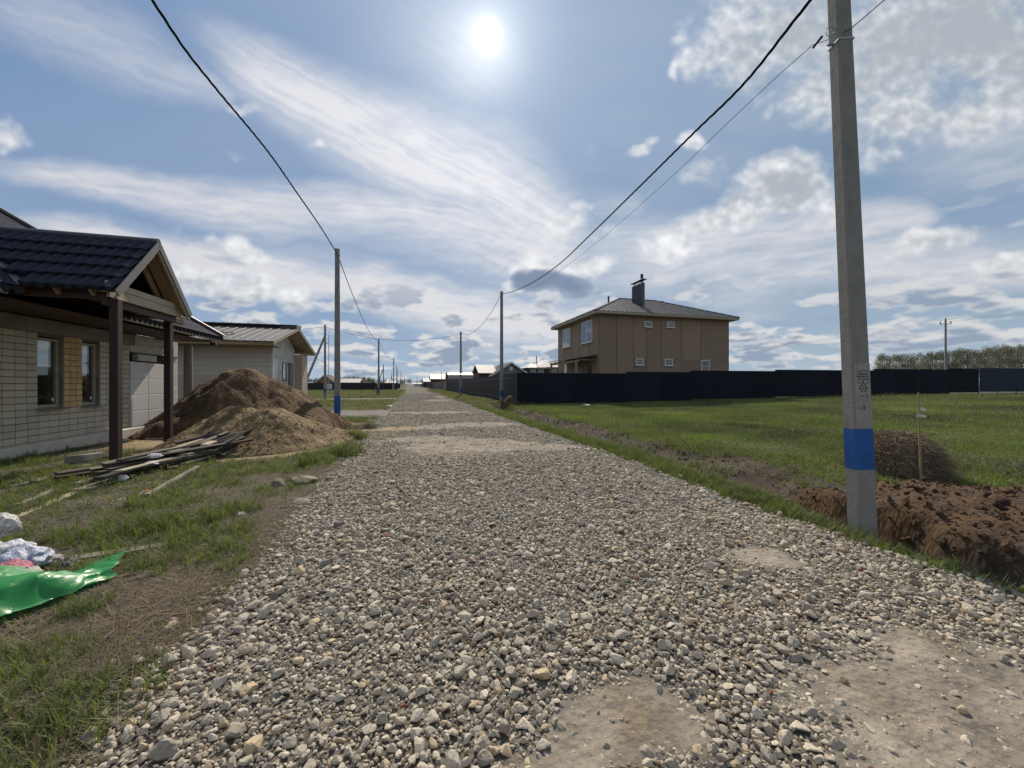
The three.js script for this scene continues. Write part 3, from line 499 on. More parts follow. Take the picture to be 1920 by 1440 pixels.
heap('sand_heap', 'lower yellow sand heap behind the scrap planks', -3.55, -10.85, [[-0.45, -0.1, 0.92, 1.75], [0.15, 0.05, 0.86, 1.75], [0.75, -0.3, 0.55, 1.6], [-0.6, 0.7, 0.45, 1.35], [0.9, -1.2, 0.22, 1.5]], 1.0, 3.0, 0.05, (x, z, y, c) => { const n = fbm(x * 1.6 + 5, z * 1.6, 4), m = fbm(x * 7, z * 7, 3); toneMix([0.165, 0.112, 0.054], [0.31, 0.225, 0.118], smooth(-0.2, 0.4, n + 0.45 * m), c); });
heap('earth_heap', 'small dark spoil heap at the foot of a pole by the dark fence', 6.7, -26.0, [[0, 0, 0.42, 0.9], [0.35, -0.3, 0.3, 0.7]], 0.6, 1.4, 0.07, (x, z, y, c) => toneMix([0.06, 0.035, 0.022], [0.10, 0.06, 0.035], smooth(-0.2, 0.3, fbm(x * 4, z * 4, 3)), c));
// clods of earth thrown up round the near pole
{
  const r = rng(404), clods = [0, 1, 2, 3].map((k) => { const g = stoneShape(60 + k, 2, 0.8), p = g.attributes.position; for (let i = 0; i < p.count; i++) { const s = 1 + 0.28 * noise(p.getX(i) * 3 + k * 9, p.getY(i) * 3 + p.getZ(i) * 2.3); p.setXYZ(i, p.getX(i) * s, p.getY(i) * s, p.getZ(i) * s); } g.computeVertexNormals(); return g; });
  const tones = [[0.085, 0.045, 0.021], [0.062, 0.036, 0.02], [0.046, 0.03, 0.02], [0.105, 0.062, 0.03]].map((c) => mat(c, { map: T.stone, roughness: 1 }));
  let made = 0;
  for (let i = 0; i < 1600 && made < 240; i++) { const x = 4.6 + 5.4 * r(), z = -1.4 - 3.6 * r(), s = soilRidge(x, z); if (s < 0.06 || r() > 0.25 + s) continue; const k = 0.016 + 0.05 * Math.pow(r(), 2.4);
    single('earth_clod', clods[Math.floor(r() * 4)], tones[Math.floor(r() * 4)], 'lump of red brown earth lying on the spoil by the near pole', 'clod', [x, lieOf(x, z) + k * 0.3, z], [r() * 3, r() * 6, r() * 3], 'clods of earth on the spoil bank').scale.set(k * (0.8 + 0.5 * r()), k * (0.7 + 0.4 * r()), k * (0.8 + 0.5 * r())); made++; }
  // crumbs of earth and sand
  const crumbs = (name, label, list) => { const o = new THREE.InstancedMesh(clods[1], mat([1, 1, 1], { roughness: 1 }), list.length), m = new THREE.Matrix4(), q = new THREE.Quaternion(), c = new THREE.Color(); list.forEach(([x, y, z, s, t], i) => { m.compose(new THREE.Vector3(x, y, z), q.setFromEuler(new THREE.Euler(r() * 6, r() * 6, r() * 6)), new THREE.Vector3(s, s * 0.8, s)); o.setMatrixAt(i, m); o.setColorAt(i, c.setRGB(...t)); }); o.name = numbered(name); o.userData = { kind: 'stuff', label, category: 'earth' }; o.castShadow = o.receiveShadow = true; scene.add(o); };
  const earth = [], k3 = (a, k) => a.map((v) => v * k);
  for (let i = 0; i < 15000; i++) { const x = 4.55 + 5.6 * r(), z = -1.2 - 6.0 * Math.pow(r(), 1.2), s = soilRidge(x, z), w = rawSoil(x, z); if (r() > Math.max(smooth(0, 0.1, s), w * 0.22)) continue; const k = 0.004 + 0.022 * Math.pow(r(), 3.2); earth.push([x, lieOf(x, z) + k * 0.25, z, k, k3([[0.10, 0.05, 0.02], [0.066, 0.038, 0.02], [0.125, 0.07, 0.032]][Math.floor(r() * 3)], 0.7 + 0.5 * r())]); }
  for (let i = 0; i < 5000; i++) { const x = 4.7 + 3.4 * r(), z = -6 - 18 * r(), w = rawSoil(x, z); if (r() > w * 0.8) continue; const k = 0.008 + 0.035 * Math.pow(r(), 3); earth.push([x, lieOf(x, z) + k * 0.2, z, k, k3([0.075, 0.05, 0.03], 0.6 + 0.7 * r())]); }
  for (let i = 0; i < 5000; i++) { const z = 1 - 12 * r(), x = roadL(z) - 3.5 * r() * r(), k = 0.004 + 0.016 * Math.pow(r(), 3); if (sandy(x, z) > 0.1) continue; earth.push([x, lieOf(x, z) + k * 0.2, z, k, k3([0.07, 0.052, 0.034], 0.6 + 0.9 * r())]); }
  crumbs('earth_crumbs', 'loose crumbs of earth on the turned soil and verges', earth);
  const sandLumps = []; for (const [cx, cz, h, R, t] of heapTops) for (let i = 0; i < 5200; i++) { const a = r() * 6.28, d = R * Math.sqrt(r()), x = d * Math.cos(a), z = d * Math.sin(a), y = h(x, z); if (y < lieOf(cx + x, cz + z) + 0.03) continue; const k = 0.005 + 0.028 * Math.pow(r(), 4); sandLumps.push([cx + x, y + k * 0.15, cz + z, k, k3(t, 0.7 + 0.6 * r())]); }
  crumbs('sand_crumbs', 'loose lumps of sand and earth on the two heaps', sandLumps);
  // stones and lumps along the verges
  const put = (name, px, py, size, tint, label, flat = 0.7, cat = 'stone') => { const g = onGround(px, py), o = single(name, STONES[Math.floor(r() * 8)], mat(tint, { map: T.stone }), label, cat, [g.x, lieOf(g.x, g.z) + size * 0.25, g.z], [0.2 * r(), r() * 6, 0.2 * r()]); o.scale.set(size * (1 + 0.3 * r()), size * flat, size); return o; };
  put('boulder', 575, 905, 0.22, [0.30, 0.25, 0.17], 'long half buried tan boulder on the verge below the sand heap', 0.55); put('boulder', 525, 912, 0.15, [0.15, 0.13, 0.10], 'dark boulder beside the tan boulder on the verge', 0.7); put('boulder', 640, 885, 0.13, [0.24, 0.23, 0.21], 'grey boulder among gravel at the foot of the sand heap', 0.7); put('boulder', 560, 940, 0.13, [0.27, 0.25, 0.21], 'grey flat stone at the left gravel edge below the boulders', 0.6);
  put('boulder', 1082, 841, 0.16, [0.50, 0.45, 0.34], 'pale cream stone in the grass by the ditch, the smaller of two', 0.7); put('boulder', 1102, 842, 0.17, [0.46, 0.42, 0.32], 'pale cream stone in the grass by the ditch, the longer of two', 0.6); put('boulder', 297, 1293, 0.055, [0.36, 0.37, 0.36], 'grey blocky stone lying apart on the straw left of the gravel', 0.9); put('boulder', 1178, 943, 0.10, [0.10, 0.10, 0.11], 'dark round stone standing out on the pale gravel', 0.9);
  put('earth_clod', 1872, 890, 0.13, [0.07, 0.04, 0.028], 'dark sod of earth lying on the meadow right of the brush pile', 0.7, 'clod');
}
// ---------------------------------------------------------------- shared building materials
M.brickPale = [[0.48, 0.44, 0.345], [0.45, 0.415, 0.33], [0.505, 0.46, 0.36], [0.425, 0.395, 0.32], [0.49, 0.455, 0.365], [0.46, 0.415, 0.32]].map((c) => mat(c));
M.brickYellow = [[0.50, 0.365, 0.17], [0.46, 0.33, 0.155], [0.53, 0.395, 0.195]].map((c) => mat(c));
M.mortar = mat([0.16, 0.15, 0.125], { map: T.speck });
M.concrete = mat([0.68, 0.64, 0.54], { map: T.concrete, bumpMap: T.concrete, bumpScale: 0.006 });
M.concreteOld = mat([0.26, 0.245, 0.21], { map: T.blotch, bumpMap: T.concrete, bumpScale: 0.006 });
M.block = [[0.64, 0.62, 0.56], [0.59, 0.575, 0.53], [0.67, 0.645, 0.58]].map((c) => mat(c, { map: T.speck, bumpMap: T.speck, bumpScale: 0.003 }));
M.woodRaw = mat([0.42, 0.30, 0.17], { map: T.grain, roughness: 0.8 });
M.woodPale = mat([0.50, 0.43, 0.31], { map: T.grain, roughness: 0.8 });
M.woodBrown = mat([0.075, 0.033, 0.022], { map: T.grain, roughness: 0.6 });
M.woodRed = mat([0.040, 0.017, 0.013], { map: T.grain, roughness: 0.7 });
M.woodGrey = mat([0.24, 0.215, 0.17], { map: T.grain, roughness: 0.9 });
M.tile = mat([0.046, 0.050, 0.070], { roughness: 0.7, specularIntensity: 0.03, map: T.speck });
M.trim = mat([0.045, 0.045, 0.055], { roughness: 0.45 });
M.fascia = mat([0.16, 0.155, 0.15], { roughness: 0.5 });
M.pvc = mat([0.62, 0.62, 0.60], { roughness: 0.4 });
M.frameBeige = mat([0.42, 0.37, 0.27], { roughness: 0.6, map: T.speck });
M.glass = mat([0.9, 0.95, 0.97], { transmission: 1, thickness: 0, roughness: 0.02, ior: 1.7 });
M.blind = mat([0.72, 0.76, 0.78], { roughness: 0.8 });
M.zinc = mat([0.30, 0.32, 0.34], { roughness: 0.42, metalness: 0.7 });
M.doorSheet = mat([0.60, 0.59, 0.56], { roughness: 0.6 });
M.membraneDark = mat([0.016, 0.019, 0.028], { roughness: 0.7 });

// ---------------------------------------------------------------- the brick house with the tiled porch roof
{
  const WX = -7.8, H = thing('brick_house', 'unfinished single storey house of pale brick with dark tiled roof and timber porch', 'house', [-11.5, 0, -11.5]);
  const box = (name, m, x0, x1, y0, y1, z0, z1, parent = H, c = 0.006, ax = '', label) => part(name, cbox(Math.abs(x1 - x0), Math.abs(y1 - y0), Math.abs(z1 - z0), c, ax), m, parent, [(x0 + x1) / 2, (y0 + y1) / 2, (z0 + z1) / 2], null, label);
  // foundation and carcass
  box('foundation', M.concrete, -15.6, WX + 0.26, 0.0, 0.25, -5.6, -13.78, H, 0.012);
  box('foundation', M.concreteOld, -15.6, WX + 0.05, -0.05, 0.17, -13.79, -16.1, H, 0.012);
  const win = [[-10.72, -11.37], [-11.90, -12.46]], wy0 = 0.945, wy1 = 2.56, wallTop = 2.62;
  const W = box('wall', M.mortar, WX - 0.38, WX - 0.025, 0.25, wy0 - 0.02, -5.7, -13.6);                          // below the windows
  const back = (z0, z1, y0, y1) => box('wall', M.mortar, WX - 0.38, WX - 0.025, y0, y1, z0, z1);
  back(-5.7, win[0][0], wy0 - 0.02, wallTop); back(win[0][1], win[1][0], wy0 - 0.02, wallTop); back(win[1][1], -13.6, wy0 - 0.02, wallTop);
  back(win[0][0], win[0][1], wy1, wallTop); back(win[1][0], win[1][1], wy1, wallTop);
  box('wall', M.concreteOld, -15.4, WX - 0.39, 0.25, 3.0, -5.7, -6.0); box('wall', M.concreteOld, -15.4, -15.1, 0.25, 3.0, -6.01, -15.98); box('wall', M.concreteOld, -15.09, WX - 0.31, 0.25, 3.0, -15.7, -15.98); box('ceiling', M.woodRaw, -15.0, WX - 0.39, 2.95, 3.0, -6.02, -15.68); box('partition', M.block[0], -9.6, -9.5, 0.25, 2.94, -6.05, -13.5); box('partition', M.block[0], -9.49, WX - 0.4, 0.25, 2.94, -13.4, -13.5);
  const r = rng(55), rows = 17, rh = (wallTop - 0.25) / rows;
  const course = (row, z0, z1, mats, w) => { const n = Math.max(1, Math.round(Math.abs(z1 - z0) / w)), l = Math.abs(z1 - z0) / n, y = 0.25 + (row + 0.5) * rh; for (let k = 0; k < n; k++) { const o = part('brick', cbox(0.115, rh - 0.013, l - 0.012, 0.007), mats[Math.floor(r() * mats.length)], H, [WX - 0.0575 + 0.004 * (r() - 0.5), y, z0 - (k + 0.5) * l]); o.rotation.y = 0.008 * (r() - 0.5); } };
  for (let row = 0; row < rows; row++) {
    const y0 = 0.25 + row * rh, y1 = y0 + rh;
    if (y1 <= wy0 + 0.03 || y0 >= wy1 - 0.02) course(row, -8.7, -13.55, M.brickPale, 0.262);
    else { course(row, -8.7, win[0][0], M.brickPale, 0.262); course(row, win[0][1], win[1][0], M.brickYellow, 0.172); course(row, win[1][1], -13.55, M.brickPale, 0.20); }
  }
  box('wall_facing', M.brickPale[0], WX - 0.024, WX - 0.004, 0.25, wallTop, -5.7, -8.69);
  box('lintel_beam', M.concreteOld, WX - 0.36, WX + 0.03, wallTop + 0.002, 2.93, -5.7, -13.75, H, 0.012);
  // windows
  win.forEach(([z0, z1]) => {
    const w = part('window', cbox(0.05, 0.05, 0.05), M.frameBeige, H, [WX - 0.12, wy0 + 0.06, (z0 + z1) / 2]), zc = (z0 + z1) / 2, hw = Math.abs(z1 - z0) / 2;
    w.geometry = mergeGeometries([baked(cbox(0.06, 0.06, hw * 2 - 0.01, 0.004), 0, 0, 0), baked(cbox(0.06, 0.06, hw * 2 - 0.01, 0.004), 0, wy1 - wy0 - 0.12, 0), baked(cbox(0.06, wy1 - wy0 - 0.19, 0.06, 0.004), 0, (wy1 - wy0) / 2 - 0.06, hw - 0.04), baked(cbox(0.06, wy1 - wy0 - 0.19, 0.06, 0.004), 0, (wy1 - wy0) / 2 - 0.06, -hw + 0.04)]);
    const at = (n, g, m, x, y, z) => { const o = part(n, g, m, w); o.position.set(x, y, z); return o; };
    at('pane', cbox(0.012, wy1 - wy0 - 0.17, hw * 2 - 0.12, 0.002), M.glass, -0.005, (wy1 - wy0) / 2 - 0.06, 0);
    at('blind', cbox(0.006, 0.80, hw * 2 - 0.24, 0.001), M.blind, -0.05, wy1 - wy0 - 0.52, 0.055);
    at('sticker', cbox(0.003, 0.075, 0.05, 0.0005), M.pvc, 0.004, 0.14, -hw + 0.13);
    const sill = at('sill', cbox(0.26, 0.012, hw * 2 + 0.08, 0.003), M.zinc, 0.13, -0.05, 0); sill.rotation.z = -0.16;
    box('reveal', M.concreteOld, WX - 0.30, WX - 0.006, wy0 + 0.02, wy1 - 0.002, z1 + 0.014, z1 + 0.002);
  });
  // garage end: blocks, door, lintel
  box('wall', M.mortar, WX - 0.30, WX - 0.02, 0.17, 0.2, -13.6, -15.98);
  const gd = [-13.62, -15.28], gTop = 2.16;
  for (let row = 0; row < 11; row++) for (let k = 0; k < 6; k++) {
    const y0 = 0.19 + row * 0.25, y1 = y0 + 0.246, off = row % 2 ? 0.28 : 0; let z0 = -13.6 - k * 0.6 + off, z1 = z0 - 0.596;
    z0 = Math.min(z0, -13.602); z1 = Math.max(z1, -15.98); if (z0 - z1 < 0.05) continue;
    if (y0 < 2.42) { if (z1 > -15.72) continue; z0 = Math.min(z0, -15.72); if (z0 - z1 < 0.05) continue; }
    part('block', cbox(0.28, y1 - y0 - 0.004, z0 - z1, 0.006), M.block[(row * 5 + k * 3) % 3], H, [WX - 0.16, (y0 + y1) / 2, (z0 + z1) / 2]);
  }
  box('lintel', M.trim, WX - 0.1, WX + 0.012, 2.40, 2.435, -13.58, -15.95, H, 0.003);
  box('block', M.block[0], WX - 0.2, WX - 0.03, 2.20, 2.39, -13.98, -14.85); 
  box('pillar', M.concreteOld, WX - 0.28, WX - 0.01, 0.18, 2.395, -15.30, -15.71, H, 0.01);
  const door = box('garage_door', M.doorSheet, WX - 0.10, WX - 0.05, 0.2, gTop, gd[0], gd[1]);
  const dp = (n, y0, y1, z0, z1, m = M.doorSheet) => part(n, cbox(0.018, y1 - y0, z0 - z1, 0.006), m, door, [WX - 0.041, (y0 + y1) / 2, (z0 + z1) / 2]);
  for (let a = 0; a < 4; a++) for (let b = 0; b < 2; b++) dp('panel', 0.24 + a * 0.475, 0.24 + a * 0.475 + 0.455, gd[0] - 0.03 - b * 0.81, gd[0] - 0.82 - b * 0.81);
  dp('handle', 0.98, 1.02, -14.43, -14.49, M.trim);
  box('threshold', M.concrete, WX - 0.02, WX + 0.42, 0.02, 0.16, -13.6, -15.4, H, 0.02);
  const log = new THREE.CylinderGeometry(0.115, 0.13, 2.75, 12, 6); { const p = log.attributes.position; for (let i = 0; i < p.count; i++) { const k = 1 + 0.06 * noise(p.getY(i) * 2, Math.atan2(p.getX(i), p.getZ(i)) * 2); p.setX(i, p.getX(i) * k); p.setZ(i, p.getZ(i) * k); } log.computeVertexNormals(); }
  part('log_post', log, M.woodGrey, H, [WX + 0.46, 1.45, -15.6]);

  // main roof: a hip roof, its near slope tiled
  const E = { x0: -15.9, x1: -6.36, z0: -5.0, z1: -15.7, y: 3.15, k: 0.77 }, run = (E.x1 - E.x0) / 2, ridgeY = E.y + run * E.k, xm = (E.x0 + E.x1) / 2;
  const A = [E.x1, E.y, E.z0], B = [E.x1, E.y, E.z1], C = [E.x0, E.y, E.z1], D = [E.x0, E.y, E.z0], R0 = [xm, ridgeY, E.z0 - run], R1 = [xm, ridgeY, E.z1 + run];
  const roofGeo = quads([[A, B, R1, R0], [C, D, R0, R1]]), hips = fromTris([[B, C, R1], [D, A, R0]]);
  const roof = part('roof', metreUV(mergeGeometries([roofGeo, hips])), M.tile, H); roof.position.set(11.5, 0, 11.5);
  // one tile: a wave across, a step at its lower edge
  function tileShape(w, l, h = 0.06, lip = 0.06) {                // x across, y up the slope, z outwards
    const t = [], N = 8, P = (i, y) => { const u = i / N; return [(u - 0.5) * w, y * l, h * (0.5 - 0.5 * Math.cos(u * 2 * Math.PI)) + (1 - y) * lip + (y === 0 ? 0 : 0)]; };
    const q = (a, b, c, d) => t.push([a, b, c], [a, c, d]);
    for (let i = 0; i < N; i++) { const a = P(i, 0), b = P(i + 1, 0), c = P(i + 1, 1), d = P(i, 1); const s = 0.075 * Math.sin(i / N * Math.PI), s2 = 0.075 * Math.sin((i + 1) / N * Math.PI); a[1] -= s; b[1] -= s2; q(a, b, c, d); q([a[0], a[1] + 0.004, -0.004], [b[0], b[1] + 0.004, -0.004], b, a); }
    const g = fromTris(t); return metreUV(g);
  }
  function laySlope(parent, origin, across, up, wide, long, w, l, inside, limit) {   // tiles over a slope; returns how many became parts
    const z = new THREE.Vector3().crossVectors(across, up).normalize(), basis = new THREE.Matrix4().makeBasis(across, up, z), q = new THREE.Quaternion().setFromRotationMatrix(basis), g = tileShape(w, l), rest = []; let n = 0;
    for (let j = 0; j * l < long; j++) for (let i = 0; i * w < wide; i++) {
      const p = origin.clone().addScaledVector(across, (i + 0.5) * w).addScaledVector(up, j * l).addScaledVector(z, 0.012); const mode = inside(p); if (!mode) continue;
      if (mode === 1 && n < limit) { const o = part('tile', g, M.tile, parent); o.position.copy(p).sub(H.position); if (parent !== H) o.position.sub(parent.position); o.quaternion.copy(q); n++; }
      else rest.push(g.clone().applyMatrix4(new THREE.Matrix4().compose(p.clone().sub(H.position), q, new THREE.Vector3(1, 1, 1))));
    }
    if (rest.length) { const o = part('tiles', mergeGeometries(rest), M.tile, H); o.userData.kind = 'stuff'; }
    return n;
  }
  const porch = { x1: -5.08, zl: -8.50, zr: -10.78, y: 3.2, top: 4.42 }, pm = (porch.zl + porch.zr) / 2, pk = (porch.top - porch.y) / ((porch.zl - porch.zr) / 2);
  const mainY = (x) => E.y + (E.x1 - x) * E.k, porchY = (z) => porch.top - Math.abs(z - pm) * pk;
  const upMain = new THREE.Vector3(-1, E.k, 0).normalize(), slopeLen = run * Math.hypot(1, E.k);
  laySlope(H, new THREE.Vector3(E.x1 + 0.02, E.y + 0.0, E.z1), new THREE.Vector3(0, 0, 1), upMain, 10.9, slopeLen, 0.19, 0.35, (p) => {
    const rise = E.x1 - p.x; if (p.z - 0.05 < E.z1 + rise || p.z + 0.05 > E.z0 - rise) return 0; if (Math.abs(p.z - pm) < 1.14 && porchY(p.z) > p.y + 0.05) return 0;
    if (p.z > -7.6) return 2; return (p.z < -12.9 && rise < 2.4) || (p.z > -10.9 && rise < 3.0) ? 1 : 2; }, 190);
  // hip and ridge caps
  const cap = (a, b, name = 'ridge_cap') => { const v = new THREE.Vector3(...a), w = new THREE.Vector3(...b), len = v.distanceTo(w), g = new THREE.CylinderGeometry(0.075, 0.075, len, 10, 1, false), o = part(name, g, M.trim, H); o.position.copy(v.clone().lerp(w, 0.5)).sub(H.position); o.quaternion.setFromUnitVectors(new THREE.Vector3(0, 1, 0), w.clone().sub(v).normalize()); };
  cap([B[0], B[1] + 0.03, B[2]], [R1[0], R1[1] + 0.03, R1[2]]); cap([R0[0], R0[1] + 0.03, R0[2]], [R1[0], R1[1] + 0.03, R1[2]]); cap([A[0], A[1] + 0.03, A[2]], [R0[0], R0[1] + 0.03, R0[2]]);
  // eaves: fascia, soffit boards, rafter ends
  box('fascia_board', M.woodGrey, E.x1 - 0.05, E.x1 - 0.02, E.y - 0.17, E.y - 0.012, E.z0, porch.zl + 0.25, H, 0.004, 'z'); box('fascia_board', M.woodPale, E.x1 - 0.05, E.x1 - 0.02, E.y - 0.17, E.y - 0.012, porch.zr + 0.3, E.z1 + 0.05, H, 0.004, 'z', 'pale new fascia board under the garage eave');
  for (let k = 0; k < 7; k++) box('soffit_board', M.woodBrown, WX + 0.06 + k * 0.165, WX + 0.06 + k * 0.165 + 0.158, E.y - 0.20, E.y - 0.176, E.z0, E.z1 + 0.05, H, 0.003, 'z');
  box('eave_beam', M.woodBrown, WX - 0.34, WX + 0.04, 2.935, E.y - 0.21, -5.7, E.z1 + 0.1, H, 0.006, 'z');
  box('rafter_tail', M.woodBrown, E.x1 - 0.3, E.x1 - 0.14, E.y - 0.32, E.y - 0.205, E.z1 + 0.06, E.z1 + 0.2, H, 0.006);
  // porch roof
  const pr = part('porch_roof', quads([[[porch.x1 + 0.02, porch.y, porch.zl], [porch.x1 + 0.02, porch.top, pm], [-8.6, porch.top, pm], [-8.6, porch.y, porch.zl]], [[porch.x1 + 0.02, porch.top, pm], [porch.x1 + 0.02, porch.y, porch.zr], [-8.6, porch.y, porch.zr], [-8.6, porch.top, pm]]]), M.membraneDark, H); pr.position.set(11.5, -0.012, 11.5);
  const pl = Math.hypot(porch.top - porch.y, pm - porch.zl), upL = new THREE.Vector3(0, porch.top - porch.y, pm - porch.zl).normalize(), upR = new THREE.Vector3(0, porch.top - porch.y, pm - porch.zr).normalize();
  const showP = (p) => mainY(p.x) > p.y + 0.06 ? 0 : 1;
  laySlope(H, new THREE.Vector3(-8.5, porch.y - 0.01, porch.zl + 0.02), new THREE.Vector3(1, 0, 0), upL, 8.5 + porch.x1, pl - 0.1, 0.19, pl / 5, (p) => showP(p), 90);
  laySlope(H, new THREE.Vector3(porch.x1, porch.y - 0.01, porch.zr - 0.02), new THREE.Vector3(-1, 0, 0), upR, 8.5 + porch.x1, pl - 0.1, 0.19, pl / 5, (p) => showP(p) * 2, 0);
  cap([porch.x1 + 0.03, porch.top + 0.03, pm], [-8.35, porch.top + 0.03, pm]);
  // valley flashing
  { const a = new THREE.Vector3(E.x1, E.y, porch.zl - 0.02), b = new THREE.Vector3(E.x1 - (porch.top - E.y) / E.k, porch.top, pm), o = new THREE.Mesh(cbox(a.distanceTo(b), 0.01, 0.22, 0.002), M.fascia); o.name = 'valley_flashing'; H.add(o); o.position.copy(a).lerp(b, 0.5).sub(H.position); o.position.y += 0.045; const ux = b.clone().sub(a).normalize(), nrm = new THREE.Vector3(0.35, 0.85, 0.35).normalize(), zz = new THREE.Vector3().crossVectors(ux, nrm).normalize(); o.quaternion.setFromRotationMatrix(new THREE.Matrix4().makeBasis(ux, new THREE.Vector3().crossVectors(zz, ux), zz)); shade(o); }
  // gable: barge boards, rafters, tie beams
  const slopeBoard = (name, m, x0, x1, h, drop, side, ext = 0.06) => { const a = new THREE.Vector3((x0 + x1) / 2, porch.top - drop, pm), zE = side > 0 ? porch.zl : porch.zr, b = new THREE.Vector3((x0 + x1) / 2, porch.y - drop - ext * pk, zE + Math.sign(zE - pm) * ext), len = a.distanceTo(b); const o = part(name, cbox(Math.abs(x1 - x0), h, len, 0.004, 'z'), m, H); o.position.copy(a).lerp(b, 0.5).sub(H.position); o.rotation.x = side > 0 ? Math.atan2(a.y - b.y, b.z - a.z) : -Math.atan2(a.y - b.y, a.z - b.z); return o; };
  for (const s of [1, -1]) { slopeBoard('barge_board', M.fascia, porch.x1 + 0.025, porch.x1 + 0.05, 0.13, 0.02, s); slopeBoard('barge_lining', M.woodPale, porch.x1 - 0.02, porch.x1 + 0.022, 0.06, 0.125, s, 0.03); for (const x of [-5.45, -5.95, -6.45]) slopeBoard('rafter', M.woodRaw, x - 0.05, x, 0.14, 0.12, s, -0.04); for (let k = 0; k < 3; k++) slopeBoard('soffit_board', M.woodRaw, porch.x1 - 0.03 - 0.1 * k - 0.095, porch.x1 - 0.03 - 0.1 * k, 0.02, 0.05, s, 0.0); }
  const zA = -8.68, zB = -10.98;
  box('tie_beam', M.woodPale, -5.27, -5.22, 3.24, 3.36, porch.zl - 0.02, porch.zr + 0.02, H, 0.005, 'z'); box('tie_beam', M.woodPale, -5.27, -5.222, 3.07, 3.232, porch.zl - 0.06, porch.zr + 0.02 - 0.1, H, 0.005, 'z');
  for (const z of [zA, zB]) box('porch_beam', M.woodBrown, -7.7, -5.29, 3.05, 3.22, z - 0.06, z + 0.06, H, 0.006, 'x');
  box('porch_beam', M.woodBrown, -5.36, -5.29, 2.93, 3.06, zA + 0.1, zB - 0.1, H, 0.006, 'z');
  for (let k = 0; k < 6; k++) box('ceiling_board', M.woodBrown, -7.6, -5.34, 3.225, 3.245, zA - 0.12 - k * 0.345, zA - 0.12 - k * 0.345 - 0.33, H, 0.003, 'x');
  for (const [px, py] of [[221, 874], [316, 838]]) { const g = onGround(px, py); part('porch_post', cbox(0.132, 3.12, 0.132, 0.008, 'y'), M.woodRed, H, [g.x - (px > 300 ? 0 : 0.03), 1.49, g.z]); }
}
// ---------------------------------------------------------------- the beige house behind the heap
M.sidingGrey = mat([0.54, 0.49, 0.44], { map: T.fold, roughness: 0.7 });
M.sidingPink = mat([0.50, 0.395, 0.32], { map: T.fold, roughness: 0.7 });
M.whitewash = mat([0.64, 0.62, 0.58], { map: T.blotch });
M.roofSheet = mat([0.15, 0.145, 0.15], { roughness: 0.55, map: T.blotch });
M.roofBright = mat([0.30, 0.30, 0.31], { roughness: 0.62 });
M.paneDark = mat([0.035, 0.045, 0.055], { roughness: 0.05, clearcoat: 1, clearcoatRoughness: 0.02 });
M.plastic = mat([0.55, 0.56, 0.56], { roughness: 0.35 });
function slab(parent, name, m, a, b, h, th, ax) { return part(name, cbox(Math.abs(b[0] - a[0]), h, Math.abs(b[1] - a[1]), th, ax), m, parent, [(a[0] + b[0]) / 2, 0, (a[1] + b[1]) / 2]); }
const boxIn = (H) => (name, m, x0, x1, y0, y1, z0, z1, c = 0.008, ax = '', parent = H, label) => part(name, cbox(Math.abs(x1 - x0), Math.abs(y1 - y0), Math.abs(z1 - z0), c, ax), m, parent, [(x0 + x1) / 2, (y0 + y1) / 2, (z0 + z1) / 2], null, label);
